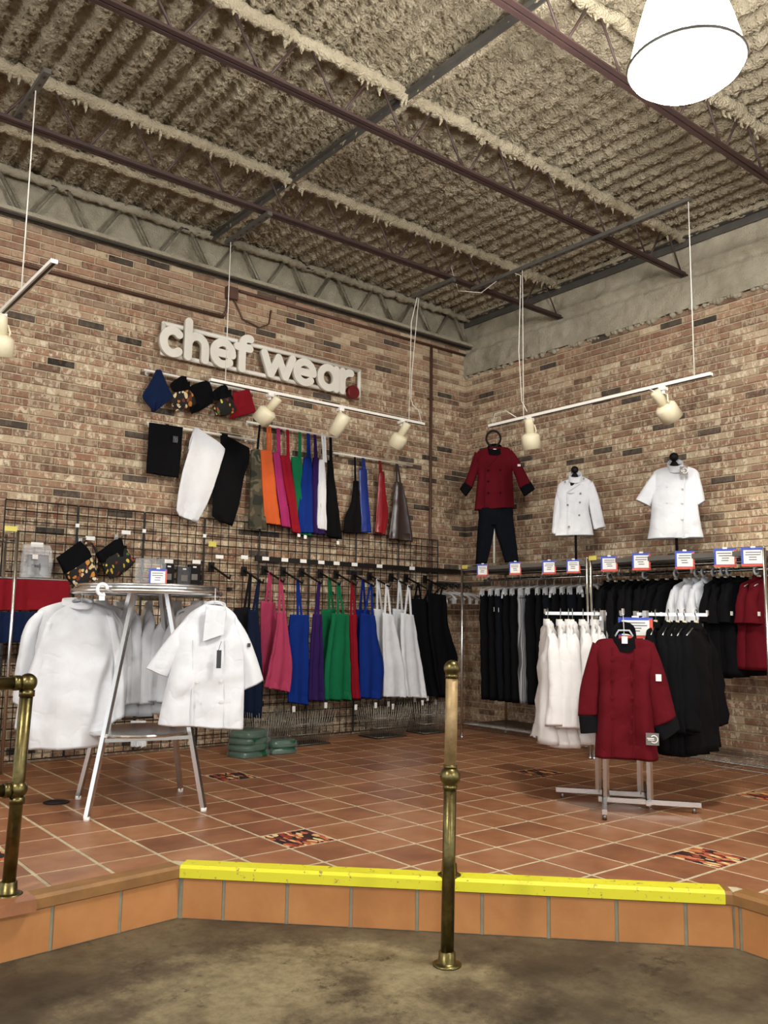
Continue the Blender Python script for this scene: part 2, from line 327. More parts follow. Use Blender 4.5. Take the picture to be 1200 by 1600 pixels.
# ================================================================== STRUCTURE
ZLOW, ZCEIL, ZCH = -.222, 4.56, 4.175
def fuzz_sheet(name, mat, parent, origin, U, Vv, nrm, nu, nv, fn):
    mb = MB(); origin, U, Vv, nrm = V(origin), V(U), V(Vv), V(nrm)
    for j in range(nv+1):
        for i in range(nu+1):
            p = origin+U*(i/nu)+Vv*(j/nv); mb.v.append(p+nrm*fn(p))
    for j in range(nv):
        for i in range(nu): a = j*(nu+1)+i; mb.f.append((a, a+1, a+nu+2, a+nu+1))
    return mesh(name, mb, mat, parent, True)
def proj(p):
    d = V(p)-CAM; q = [sum(RM[k][i]*d[i] for i in range(3)) for k in range(3)]
    if q[2] > -.05: return None
    return 600-FPX*q[0]/q[2], 800+FPX*q[1]/q[2], -q[2]
def brick_wall(name, axis, length, rows, matname, zmin, label):
    mb = MB()
    if axis == 0: mb.box((-length/2, .06, (ZCEIL+ZLOW)/2), (length, .12, ZCEIL-ZLOW+.2))
    else: mb.box((.06, -length/2, (ZCEIL+ZLOW)/2), (.12, length, ZCEIL-ZLOW+.2))
    w = tag(mesh(name, mb, 'mortar'), label, 'wall', kind='structure')
    J = .0115; cells = []
    for r in range(rows):
        sh = .5*(r % 2)
        for c in range(-int(length/BL)-1, 1):
            u0 = (c-sh)*BL; u1 = u0+BL
            u0 = max(u0, -length); u1 = min(u1, 0)
            if u1-u0 < .03: continue
            uc = (u0+u1)/2; zc = (r+.5)*BH
            p = (uc, 0, zc) if axis == 0 else (0, uc, zc)
            q = proj(p); area = 0
            if q and -25 < q[0] < 1225 and -10 < q[1] < 1610 and zc > zmin and u1-u0 > .2: area = 1/q[2]**2*abs(CAM.y if axis == 0 else CAM.x)/q[2]
            cells.append((area, u0, u1, r))
    cells.sort(key=lambda x: -x[0])
    big = [c for c in cells[:300] if c[0] > 0]; rest = cells[len(big):]
    protos = []
    for k in range(6):   # six slightly different bricks shared by all
        b = MB(); rr = random.Random(k); L, H = BL-J, BH-J; d = .012+.004*rr.random(); c = .004
        o = [(-L/2, -H/2), (L/2, -H/2), (L/2, H/2), (-L/2, H/2)]; i_ = [(x-math.copysign(c*(.6+rr.random()), x), y-math.copysign(c*(.6+.6*rr.random()), y)) for x, y in o]
        def P(x, y, dep): return V((x, -dep, y)) if axis == 0 else V((-dep, x, y))
        b.quad_strip([[P(x, y, -.005) for x, y in o], [P(x, y, d-.004) for x, y in o], [P(x, y, d) for x, y in i_]], True, False, True)
        if axis == 1: b.f = [tuple(reversed(q)) for q in b.f]
        me = bpy.data.meshes.new('brick'); me.from_pydata([tuple(p) for p in b.v], [], b.f); me.materials.append(MATS[matname]); protos.append(me)
    for a, u0, u1, r in big:
        o = bpy.data.objects.new('brick', protos[rnd.randrange(6)]); COL.objects.link(o); o.parent = w
        uc = (u0+u1)/2; o.location = (uc, 0, (r+.5)*BH) if axis == 0 else (0, uc, (r+.5)*BH); o.scale = ((u1-u0-J)/(BL-J), 1, 1) if axis == 0 else (1, (u1-u0-J)/(BL-J), 1)
    b = MB()
    for a, u0, u1, r in rest:
        d = .010+.006*rnd.random(); L = (u1-u0-J)/2; H = (BH-J)/2; c = .004; uc = (u0+u1)/2; zc = (r+.5)*BH
        def P(x, y, dep): return V((uc+x, -dep, zc+y)) if axis == 0 else V((-dep, uc+x, zc+y))
        o = [(-L, -H), (L, -H), (L, H), (-L, H)]; i_ = [(x-math.copysign(c, x), y-math.copysign(c, y)) for x, y in o]
        b.quad_strip([[P(x, y, -.005) for x, y in o], [P(x, y, d-.004) for x, y in o], [P(x, y, d) for x, y in i_]], True, False, True)
    if axis == 1: b.f = [tuple(reversed(q)) for q in b.f]
    tag(mesh('bricks', b, matname, w), kind='stuff')
    return w
wl = brick_wall('wall_left', 0, 7.6, 68, 'brick_left', 2.02, 'mottled brown brick wall on the left carrying the white lettering')
wr = brick_wall('wall_right', 1, 6.8, 63, 'brick_right', 1.72, 'mottled brown brick wall on the right behind the clothes racks')
def fz(a, s1, s2): return lambda p: a+.014*noise.noise(p*s1)+.012*noise.noise(p*s2)+.01*abs(noise.noise(p*31))
fuzz_sheet('sprayed_band', 'spray_wall', wl, (-7.6, 0, 68*BH-.01), (7.6, 0, 0), (0, 0, .42), (0, -1, 0), 300, 18, fz(.02, 9, 19))
def led(p):
    k = .05 if p.z < 4.12 else (.012 if p.z < 4.19 else .03)
    k += .03*max(0, 1-abs(p.z-4.23)/.03)
    return k+.016*noise.noise(p*8)+.012*noise.noise(p*21)
fuzz_sheet('sprayed_band', 'spray_wall', wr, (0, 0, 63*BH-.01), (0, -6.8, 0), (0, 0, .74), (-1, 0, 0), 280, 34, led)
b = MB()
for k in range(200):   # ragged lower lip of the sprayed coating
    y = -rnd.random()*6.8; b.sphere((-.02, y, 63*BH-.005+rnd.uniform(-.02, .012)), rnd.uniform(.012, .035), 5)
tag(mesh('spray_lip', b, 'spray_wall', wr, True), kind='stuff')
# ceiling deck with ribs (run along y) under sprayed fibre
def deck(p):
    s = math.sin(2*math.pi*p.x/.165)
    rib = .024*max(-1, min(1, s*1.6))
    g = noise.noise(V((p.x*.7, p.y*.7, 3)))
    rib *= .55+.6*max(0, min(1, .5-g*1.6))
    return -(rib+.010*noise.noise(p*11)+.020*noise.noise(p*33)+.024*noise.noise(p*62))
ceil = fuzz_sheet('ceiling', 'spray', None, (-7.2, 0.02, ZCEIL), (7.2, 0, 0), (0, -7.4, 0), (0, 0, 1), 560, 560, deck)
tag(ceil, 'ribbed metal roof deck covered in shaggy beige sprayed insulation', 'ceiling', kind='structure')
b = MB(); b.box((-8, -7.5, ZCEIL+.12), (17, 16, .1)); mesh('roof_slab', b, 'spray', ceil)
def fluff_bead(p0, p1, r, name, parent, mat='spray_fluff', seed=0, drips=0):
    p0, p1 = V(p0), V(p1); L = (p1-p0).length; n = int(L/.022); mb = MB(); d = (p1-p0).normalized(); x = d.cross(UPV).normalized(); rings = []
    for i in range(n+1):
        c = p0+(p1-p0)*(i/n); c = c+x*(.018*noise.noise(c*6)); ring = []
        for k in range(10):
            a = 2*math.pi*k/10; dr = x*math.cos(a)+UPV*math.sin(a)
            q = c+dr*r; ring.append(q+dr*(r*.55*noise.noise(q*24+V((seed, 0, 0)))+r*.4*noise.noise(q*52)))
        rings.append(ring)
    mb.quad_strip(rings)
    for _ in range(drips):
        c = p0+(p1-p0)*rnd.random()-UPV*(r*.7); l = rnd.uniform(.02, .075)
        mb.tube([c+x*rnd.uniform(-.03, .03), c-UPV*l*.6+x*rnd.uniform(-.02, .02), c-UPV*l], [.016, .010, .003], 5)
    return mesh(name, mb, mat, parent, True)
def joist(y, label, coated=False):
    j = thing('roof_joist', label, 'joist', (-3.6, y, ZCH), kind='structure', group='open web roof joists')
    cm = 'spray_wall' if coated else 'steel_brown'; x0, x1 = -7.2, -.03
    b = MB()
    for s in (-1, 1):
        ww = .030 if not coated else .016; b.box(((x0+x1)/2, y+s*(.006+ww/2), ZCH-.016), (x1-x0, ww, .007)); b.box(((x0+x1)/2, y+s*.009, ZCH), (x1-x0, .007, .034))
    mesh('bottom_chord', b, 'steel_brown' if not coated else 'steel_dark', j)
    if coated:
        b = MB(); b.box(((x0+x1)/2, y+.005, ZCH+.014), (x1-x0, .10, .03)); mesh('sprayed_chord', b, cm, j)
        b = MB(); b.box(((x0+x1)/2, y+.01, ZCEIL-.06), (x1-x0, .05, .03)); mesh('top_chord', b, 'steel_dark', j)
    fluff_bead((x0, y, ZCEIL-.055), (x1, y, ZCEIL-.055), .042 if not coated else .036, 'fibre_ridge', j, 'spray_fluff' if not coated else 'spray_wall', y, 0 if coated else 90)
    k = 0
    while True:
        xt = -.325-.535*k; k += 1
        if xt < x0+.3: break
        for s in (-1, 1):
            b = MB(); r = .008 if not coated else .017
            top = V((xt+s*.045, y, ZCEIL-.07)); bot = V((xt+s*.235, y, ZCH+.01)); b.tube([top, (top+bot)/2, bot], r, 6)
            if coated: b.tube([top, bot], .017, 6)
            mesh('web_bar', b, cm, j, True)
    return j
joist(-.10, 'sprayed joist running along the top of the left brick wall', True)
joist(-1.40, 'brown open web joist nearest the left wall'); joist(-2.80, 'brown open web joist in the middle of the ceiling'); joist(-4.09, 'brown open web joist passing behind the glowing pendant lamp'); joist(-5.42, 'brown open web joist above the pendant lamp')
# cross bridging, loose struts and edge angle
t = thing('bridging_angle', 'dark bridging angle crossing the joists under the sprayed deck', 'bracing', (-3.3, -3, 4.48), kind='structure')
b = MB(); b.box((-3.30, -3.2, 4.495), (.035, 6.2, .008)); b.box((-3.28, -3.2, 4.475), (.008, 6.2, .04)); mesh('angle', b, 'steel_grey', t)
fluff_bead((-3.245, -.1, 4.49), (-3.245, -6.2, 4.49), .032, 'fibre_ridge', t, 'spray_fluff', 3)
fluff_bead((-7, -.62, 4.545), (-3.0, -.62, 4.545), .035, 'fibre_seam', ceil, 'spray_fluff', 8)
t = thing('ledger_angle', 'dark steel ledger along the top of the right wall', 'ledger', (-.06, -3.4, 4.45), kind='structure')
b = MB(); b.box((-.05, -3.4, 4.45), (.012, 6.8, .07)); b.box((-.08, -3.4, 4.485), (.07, 6.8, .01)); mesh('angle', b, 'steel_grey', t)
fluff_bead((-.09, -.05, 4.51), (-.09, -6.8, 4.51), .03, 'fibre_ridge', t, 'spray_fluff', 12)
def strut(p0, p1, label):
    o = thing('channel_strut', label, 'strut', (V(p0)+V(p1))/2, group='struts under the joists')
    b = MB(); b.bar(p0, p1, .042, .03); mesh('channel', b, 'steel_grey', o)
    d = V(p1)-V(p0); n = max(2, int(d.length/.09)); b = MB()
    for k in range(n): b.bar(V(p0)+d*((k+.3)/n)+V((0, 0, -.016)), V(p0)+d*((k+.6)/n)+V((0, 0, -.016)), .012, .003)
    tag(mesh('slots', b, 'steel_dark', o), kind='stuff')
strut((-1.28, -1.40, 4.135), (-1.28, -3.62, 4.135), 'long grey strut spanning two joists near the right wall')
strut((-3.484, -.78, 4.135), (-3.484, -1.46, 4.135), 'slotted grey strut above the lettering')
strut((-1.57, -.90, 4.135), (-1.57, -1.46, 4.135), 'short grey strut near the room corner')
strut((-5.30, -1.35, 4.20), (-5.30, -2.0, 4.20), 'slotted grey strut at the upper left')
# ------------------------------------------------------------------ lower floor, platform
b = MB(); b.box((-8, -7.5, ZLOW-.05), (17, 16, .1)); tag(mesh('floor_lower', b, 'concrete'), 'stained dark concrete floor in front of the step', 'floor', kind='structure')
A0, A1, A2, A3 = V((-7.6, -3.40, 0)), V((-4.827, -3.162, 0)), V((-3.179, -4.822, 0)), V((-3.32, -6.8, 0))
def inset(d):   # platform outline moved in by d
    E = []
    pts = [A0, A1, A2, A3]; lines = []
    for p, q in zip(pts, pts[1:]):
        t_ = (q-p).normalized(); n_ = V((-t_.y, t_.x, 0)); lines.append((p+n_*d, t_))
    E.append(lines[0][0])
    for (p, t1), (q, t2) in zip(lines, lines[1:]):
        s = ((q-p).x*t2.y-(q-p).y*t2.x)/(t1.x*t2.y-t1.y*t2.x); E.append(p+t1*s)
    E.append(lines[-1][0]+lines[-1][1]*(A3-A2).length); return E
I = inset(.022)
b = MB(); b.prism([I[0]+V((0, 0, -.25)), I[1]+V((0, 0, -.25)), I[2]+V((0, 0, -.25)), I[3]+V((0, 0, -.25)), V((.0, -6.8, -.25)), V((0, 0, -.25)), V((-7.6, 0, -.25))], (0, 0, .2475))
fl = tag(mesh('floor', b, 'grout'), 'raised floor of orange terracotta tiles with pale grout', 'floor', kind='structure')
def halfclip(poly, p, n):
    out = []
    for i in range(len(poly)):
        a, c = poly[i], poly[(i+1) % len(poly)]; da, dc = (a-p).dot(n), (c-p).dot(n)
        if da >= 0: out.append(a)
        if da*dc < 0: out.append(a+(c-a)*(da/(da-dc)))
    return out
def area2(p): return abs(sum(p[i].x*p[(i+1) % len(p)].y-p[(i+1) % len(p)].x*p[i].y for i in range(len(p))))/2 if len(p) > 2 else 0
IN = inset(.090); HP = []
for p, q in zip(IN, IN[1:]): t_ = (q-p).normalized(); HP.append((p, V((-t_.y, t_.x, 0))))
tiles = []; G = .0100
deco = [onz(*p, 0) for p in [(471, 1308), (1105, 1340), (370, 1212), (852, 1206), (1195, 1243), (2, 1340)]]
for i in range(-28, 1):
    for j in range(-25, 1):
        x0, y0 = OX+i*TX, OY+j*TY
        q = [V((x0+G, y0+G, 0)), V((min(x0+TX-G, -.002), y0+G, 0)), V((min(x0+TX-G, -.002), min(y0+TY-G, -.002), 0)), V((x0+G, min(y0+TY-G, -.002), 0))]
        if q[1].x-q[0].x < .02 or q[2].y-q[1].y < .02: continue
        bi = max(range(3), key=lambda h: area2(halfclip(q, *HP[h]))); best = halfclip(q, *HP[bi])
        a = area2(best)
        if a < .0008: continue
        rem = halfclip(q, HP[bi][0], -HP[bi][1])
        for h in range(3):
            if h != bi and len(rem) > 2:
                pc_ = halfclip(rem, *HP[h])
                if area2(pc_) > .0006:
                    b = MB(); b.prism([p+V((0, 0, -.008)) for p in pc_], (0, 0, .0075)); mesh('floor_tile', b, 'terracotta', fl); rem = halfclip(rem, HP[h][0], -HP[h][1])
        c = sum(best, V((0, 0, 0)))/len(best); s = proj(c)
        vis = bool(s and -40 < s[0] < 1240 and s[1] < 1640); dd = min((c.xy-d.xy).length for d in deco) < .13 and a > .05
        tiles.append((not dd, not vis, s[2] if s else 99, best, a > .0735, c, dd))
tiles.sort(key=lambda t: t[:3])
full = []
for k in range(5):
    b = MB(); h = .0+.0012*k-.002; x, y = TX/2-G, TY/2-G; e = .004
    b.quad_strip([[(-x, -y, -.008), (x, -y, -.008), (x, y, -.008), (-x, y, -.008)], [(-x, -y, h-.002), (x, -y, h-.002), (x, y, h-.002), (-x, y, h-.002)], [(-x+e, -y+e, h), (x-e, -y+e, h), (x-e, y-e, h), (-x+e, y-e, h)]], True, False, True)
    me = bpy.data.meshes.new('tile'); me.from_pydata([tuple(p) for p in b.v], [], b.f); me.materials.append(MATS['terracotta']); full.append(me)
rest = MB()
for n_, (nd, nv_, dist, poly, isfull, c, dd) in enumerate(tiles):
    if n_ < 300 or dd:
        if isfull and not dd:
            o = bpy.data.objects.new('floor_tile', full[rnd.randrange(5)]); COL.objects.link(o); o.parent = fl; o.location = (c.x, c.y, 0)
        else:
            b = MB(); b.prism([p+V((0, 0, -.008)) for p in poly], (0, 0, .008)); o = mesh('pepper_tile' if dd else 'floor_tile', b, 'pepper_tile' if dd else 'terracotta', fl)
            if dd: o['label'] = 'square picture tile printed with red and yellow peppers'
    else: rest.prism([p+V((0, 0, -.008)) for p in poly], (0, 0, .008))
tag(mesh('far_tiles', rest, 'terracotta', fl), kind='stuff')
# nosing and riser tiles
def edge_strip(p, q, w, h, z, name, mat, parent, out=0.):
    t_ = (q-p).normalized(); n_ = V((-t_.y, t_.x, 0)); b = MB(); p, q = p-n_*out, q-n_*out
    pr = [(0, -h), (0, -.012), (.012, 0), (w, 0), (w, -h)]
    b.quad_strip([[x+n_*a+V((0, 0, z+c)) for a, c in pr] for x in (p, q)], True, True, True); return mesh(name, b, mat, parent)
for p, q in ((A0, A1), (A1, A2), (A2, A3)): edge_strip(p, q, .088, .05, .003, 'step_nosing', 'nosing', fl)
d12 = (A2-A1).normalized()
o = edge_strip(A1-d12*.002, A2-d12*.03, .095, .052, .0055, 'hazard_tape', 'yellow_tape', fl, .003); o['label'] = 'worn bright yellow safety tape on the step edge'
lip = MB(); lip.box((-6.5, -3.20, -.016), (2.06, .13, .046)); o = mesh('step_ledge', lip, 'terracotta', fl)
def riser(p, q, cuts, side):
    t_ = (q-p).normalized(); n_ = V((-t_.y, t_.x, 0))
    b = MB(); b.prism([p-n_*.001, q-n_*.001, q+n_*.02, p+n_*.02], (0, 0, .01)); 
    for s0, s1 in zip(cuts, cuts[1:]):
        if s1-s0 < .02: continue
        b = MB(); a, c = p+t_*(s0+.007), p+t_*(s1-.007); z0, z1 = ZLOW+.003, -.053
        f = [a+V((0, 0, z0)), c+V((0, 0, z0)), c+V((0, 0, z1)), a+V((0, 0, z1))]; ctr = sum(f, V((0, 0, 0)))/4
        b.quad_strip([[x+n_*.01 for x in f], [x-n_*.006 for x in f], [ctr+(x-ctr)*.985-n_*.008 for x in f]], True, False, True)
        mesh('riser_tile', b, 'riser_tile', fl)
def cutpos(p, q, pxs, yy):
    t_ = (q-p).normalized(); n_ = V((-t_.y, t_.x, 0)); return [(onp(x, y, p, n_)-p).dot(t_) for x, y in zip(pxs, yy)]
pxs = [284, 350, 449, 549, 652, 753, 857, 963, 1071, 1147]
riser(I[1], I[2], cutpos(I[1], I[2], pxs, [1395+(x-284)*.052 for x in pxs]), 0)
L01 = (I[1]-I[0]).length; c_ = cutpos(I[0], I[1], [80, 187, 284], [1440, 1420, 1400])
riser(I[0], I[1], [c_[0]-.283*k for k in range(6, 0, -1)]+[c_[0], c_[1], L01], 1)
c_ = cutpos(I[2], I[3], [1157], [1450]); riser(I[2], I[3], [0, max(.03, c_[0])]+[max(.03, c_[0])+.283*k for k in range(1, 7)], 2)
b = MB()
for p, q in zip(I, I[1:]):
    t_ = (q-p).normalized(); n_ = V((-t_.y, t_.x, 0)); b.prism([p-n_*.003, q-n_*.003, q+n_*.02, p+n_*.02], (0, 0, .001)); 
    b.v[-8:] = [v+V((0, 0, ZLOW)) for v in b.v[-8:-4]]+[v+V((0, 0, -.05)) for v in b.v[-4:]]
mesh('riser_grout', b, 'grout_grey', fl)
# conduits on the left wall
t = thing('wall_conduit', 'brown conduit line with a junction box high on the left wall', 'conduit', (-3, -.03, 3.8))
b = MB(); b.tube([(-7, -.035, 3.815), (-3.10, -.035, 3.812)], .014, 8); mesh('pipe', b, 'pipe_brown', t, True)
b = MB(); b.tube([(-2.95, -.035, 4.10), (-.04, -.035, 4.10)], .014, 8); mesh('pipe', b, 'pipe_brown', t, True)
b = MB(); b.box((-3.03, -.04, 4.05), (.11, .06, .11)); mesh('junction_box', b, 'pipe_brown', t)
b = MB(); b.tube([(-3.06, -.035, 4.0), (-3.07, -.035, 3.88), (-3.10, -.035, 3.82)], .012, 8); b.tube([(-3.0, -.035, 4.0), (-2.9, -.03, 3.84), (-2.72, -.03, 3.80), (-2.62, -.03, 3.86), (-2.60, -.03, 4.0)], .008, 6); mesh('flex_cable', b, 'pipe_brown', t, True)
t = thing('standpipe', 'brown vertical pipe on the left wall next to the corner', 'pipe', (-.57, -.04, 0))
b = MB(); b.tube([(-.56, -.035, .02), (-.56, -.035, 4.08)], .016, 8); mesh('pipe', b, 'pipe_brown', t, True)
for z in (1.1, 2.3, 3.5):
    b = MB(); b.box((-.56, -.025, z), (.07, .03, .02)); mesh('pipe_clamp', b, 'pipe_brown', t)
# ------------------------------------------------------------------ pendant lamps
def pendant(loc, label):
    t = thing('pendant_lamp', label, 'lamp', loc, 'high bay pendant lamps'); c = V(loc)
    b = MB(); b.lathe([(.02, .47), (.07, .45), (.11, .38), (.15, .28), (.185, .16), (.212, .05), (.22, 0), (.21, -.03), (.16, -.07), (.09, -.088), (.01, -.094)], c, n=40); mesh('lamp_shade', b, 'lamp_glow', t, True)
    b = MB(); b.tube([c+V((.224*math.cos(a), .224*math.sin(a), 0)) for a in [2*math.pi*k/40 for k in range(40)]], .008, 8, True); mesh('rim_band', b, 'steel_grey', t, True)
    b = MB(); b.lathe([(.075, .44), (.08, .46), (.08, .62), (.05, .66), (.015, .68)], c, n=24); mesh('ballast_housing', b, 'steel_grey', t, True)
    b = MB(); b.cyl(c+V((0, 0, .66)), V((c.x, c.y, ZCEIL)), .012, 10); mesh('stem', b, 'steel_grey', t, True)
pendant(LAMPS[0], 'glowing white pendant lamp under the ceiling at the upper right')
for k, l in enumerate(LAMPS[1:]): pendant(l, 'unseen pendant lamp over the shop floor behind the viewer, '+['left side', 'far left, added as fill light', 'right side, added as fill light'][k])  # all unseen: left one set by the post shadow, others added as fill
# ------------------------------------------------------------------ track lights
def wire(t, p0, p1, r=.004, name='suspension_wire', mat='white_paint', pts=None):
    b = MB(); b.tube(pts or [p0, p1], r, 5); mesh(name, b, mat, t, True)
def track(name_label, p0, p1, wires):
    p0, p1 = V(p0), V(p1); t = thing('track_rail', name_label, 'track light', (p0+p1)/2)
    b = MB(); b.bar(p0, p1, .036, .022); mesh('rail', b, 'white_track', t)
    b = MB(); b.bar(p0+V((0, 0, -.0125)), p1+V((0, 0, -.0125)), .014, .004); mesh('slot', b, 'steel_dark', t)
    for w in wires: wire(t, None, None, pts=w)
    return t
def spot(att, aim, label, plaincyl=False, pwr=1.):
    att = V(att); aim = V(aim).normalized(); t = thing('spotlight', label, 'spotlight', att, 'cream track spotlights')
    b = MB(); b.box(att+V((0, 0, -.02)), (.05, .05, .03)); b.cyl(att+V((0, 0, -.03)), att+V((0, 0, -.06)), .014, 10); mesh('adapter', b, 'white_track', t)
    c = att+V((0, 0, -.14)) ; sd = aim.cross(UPV); sd = (sd if sd.length > .05 else V((1, 0, 0))).normalized()
    b = MB(); b.tube([att+V((0, 0, -.055)), att+V((0, 0, -.075))+sd*.04, c+sd*.055-aim*.02, c+sd*.05], .006, 6); mesh('yoke', b, 'cream', t, True)
    if plaincyl:
        b = MB(); b.lathe([(.01, -.09), (.055, -.085), (.062, -.07), (.062, .12), (.056, .12), (.054, .02)], c, aim, 24); mesh('housing', b, 'cream', t, True)
    else:
        b = MB(); b.lathe([(.01, -.125), (.036, -.12), (.038, -.11), (.038, .0)], c, aim, 20); mesh('lamp_neck', b, 'cream', t, True)
        b = MB(); b.lathe([(.03, -.005), (.06, .004), (.076, .02), (.078, .03), (.078, .13), (.071, .13), (.068, .04)], c, aim, 28, False); mesh('housing', b, 'cream', t, True)
        b = MB(); b.tube([att+V((0, 0, -.05))-sd*.01, att+V((0, 0, -.06))-sd*.05-aim*.03, c-aim*.15-sd*.03, c-aim*.12], .004, 5); mesh('power_cord', b, 'white_track', t, True)
    b = MB(); b.cyl(c+aim*.03, c+aim*.04, .05, 16); mesh('bulb', b, 'bulb_glow', t)
    L = bpy.data.lights.new('spot_beam', 'SPOT'); L.energy = SPOT_W*pwr; L.spot_size = 1.5; L.spot_blend = .8; L.shadow_soft_size = .05; L.color = (1, .86, .66)
    o = bpy.data.objects.new('spot_beam', L); COL.objects.link(o); o.parent = t; o.location = c+aim*.135-att; o.rotation_euler = aim.to_track_quat('-Z', 'Y').to_euler()
m, nt, b = newmat('bulb_glow'); b.inputs['Emission Color'].default_value = (1, .85, .6, 1); b.inputs['Emission Strength'].default_value = 3
YA = -.85; a0, a1 = ony(328, 592, YA), ony(662, 664, YA); zA = (a0.z+a1.z)/2; a0.z = a1.z = zA
def onA(px): f = (px-328)/(662-328); p = ony(px, 592+72*f, YA); p.z = zA-.005; return p
w1, w2 = onA(352), onA(639)
track('white track rail hanging in front of the lettering wall', a0, a1, [[(w1.x, YA, 4.12), w1], [(w2.x, YA-.1, 4.12), (w2.x, YA-.02, 3.9), w2], [(w2.x+.02, YA-.1, 4.12), (w2.x+.03, YA, 3.4), (w2.x+.02, YA, zA+.22), (w2.x+.05, YA, zA+.16), (w2.x+.12, YA, zA+.12), (w2.x+.16, YA, zA)]])
spot(onA(422), (-.35, .75, -.85), 'cream spotlight nearest the red bandana on the left track', pwr=.5); spot(onA(532), (-.3, .5, -.9), 'plain cream cylinder spotlight in the middle of the left track', True); spot(onA(627), (-.2, .55, -.9), 'cream spotlight at the corner end of the left track')
XB = -1.28; b0, b1 = onx(765, 665, XB), onx(1112, 585, XB); zB = (b0.z+b1.z)/2; b0.z = b1.z = zB
def onB(px): p = onx(px, 665-(px-765)*.2305, XB); p.z = zB-.005; return p
w1, w2 = onB(818), onB(1085)
track('white track rail hanging in front of the right wall', b0, b1, [[(XB, w2.y, 4.12), w2], [(XB, w1.y, 4.12), w1], [(XB, w1.y+.9, 4.45), (XB, w1.y+.8, 4.18), (XB, w1.y+.5, 4.07), (XB, w1.y+.15, 4.16), (XB, w1.y+.02, 4.08), (XB-.02, w1.y+.03, 3.4), (XB, w1.y+.02, zB+.15), (XB, w1.y-.04, zB+.05)], [(XB, w1.y+.08, zB+.02), (XB, w1.y+.2, zB+.1), (XB, w1.y+.33, zB+.1), (XB, w1.y+.37, zB)]])
spot(onB(828), (.25, .1, -.95), 'cream spotlight above the tall maroon outfit'); spot(onB(1036), (.75, -.15, -.8), 'cream spotlight above the short sleeved white coat', pwr=1.4)
XC = -5.30; c0 = onx(85, 408, XC); c1 = onx(-60, 522, XC); c1.z = c0.z
track('white track rail cut off by the left edge of the picture', c0, c1, [[(XC, onx(35, 430, XC).y, 4.2), V((XC, onx(35, 430, XC).y, c0.z))]])
p = onx(4, 478, XC); p.z = c0.z-.005; spot(p, (.1, .25, -1), 'cream spotlight at the left edge of the picture', pwr=1.6)
# ================================================================== LEFT WALL DISPLAY
def Lp(px, py, off): return ony(px, py, -off)
NL = V((0, -1, 0))
# --- lettering: rounded stroke letters on a white pipe frame
sg = thing('wall_sign', 'white raised lettering reading chef wear with a red dot on the brick wall', 'sign', (-2.65, -.02, 3.33))
zb0, zb1 = 3.345, 3.595
b = MB(); fr = [V((-3.685, -.075, 3.60)), V((-1.575, -.075, 3.60)), V((-1.575, -.075, 3.335)), V((-3.685, -.075, 3.335))]
for i in range(4): b.tube([fr[i], fr[(i+1) % 4]], .021, 10)
for p in fr: b.sphere(p, .021, 8)
mesh('pipe_frame', b, 'white_paint', sg, True)
b = MB()
for x in (-3.5, -2.9, -2.3, -1.75):
    for z in (3.335, 3.60): b.cyl((x, -.075, z), (x, 0, z), .012, 8)
mesh('standoffs', b, 'white_paint', sg, True)['kind'] = 'stuff'
def arc(cx, cy, rx, ry, a0, a1, n=20): return [(cx+rx*math.cos(math.radians(a0+(a1-a0)*i/n)), cy+ry*math.sin(math.radians(a0+(a1-a0)*i/n))) for i in range(n+1)]
LET = {
 'c': (.84, [arc(.44, .5, .31, .365, 48, 312)]),
 'h': (.86, [[(.15, .14), (.15, 1.27)], [(.15, .5)]+arc(.43, .52, .28, .33, 180, 0, 14)+[(.71, .14)]]),
 'e': (.92, [[(.16, .50), (.76, .50)], arc(.46, .5, .32, .365, 0, 315)]),
 'f': (.66, [[(.28, .14), (.28, .96)]+arc(.50, .97, .22, .23, 180, 75, 10), [(.10, .86), (.54, .86)]]),
 'w': (1.20, [[(.13, .86), (.36, .17)], [(.36, .17), (.60, .80)], [(.60, .80), (.84, .17)], [(.84, .17), (1.07, .86)]]),
 'a': (.86, [arc(.42, .5, .29, .365, 0, 360, 26), [(.72, .86), (.72, .14)]]),
 'r': (.60, [[(.15, .86), (.15, .14)], [(.15, .48)]+arc(.45, .52, .30, .33, 180, 85, 10)]),
}
S = .274; SW = .133*S
def stroke_mb(paths, ox, oz, y0, y1, w):
    mb = MB()
    for e, path in enumerate(paths):
        P = [V((ox+a*S, 0, oz+c*S)) for a, c in path]; closed = (P[0]-P[-1]).length < 1e-4; yy = y1-.0012*e
        if closed: P = P[:-1]
        m = len(P); nr = []
        for i in range(m):
            t_ = (P[(i+1) % m]-P[i-1]) if closed else (P[min(i+1, m-1)]-P[max(i-1, 0)])
            t_.normalize(); nr.append(V((-t_.z, 0, t_.x)))
        l = [p+n_*w for p, n_ in zip(P, nr)]; r = [p-n_*w for p, n_ in zip(P, nr)]; dy = V((0, y0, 0)); d1 = V((0, yy, 0))
        if closed:
            mb.quad_strip([[l[i]+dy, l[i]+d1, r[i]+d1, r[i]+dy] for i in list(range(m))+[0]])
        else:
            def capp(c, n_, sgn): return [c+n_*(w*math.cos(q))+V((n_.z, 0, -n_.x))*(w*math.sin(q)*sgn) for q in [math.pi*k/10 for k in range(1, 10)]]
            out = l+capp(P[-1], nr[-1], 1)+list(reversed(r))+list(reversed(capp(P[0], nr[0], -1)))
            mb.prism([p+dy for p in out], d1-dy)
    return mb
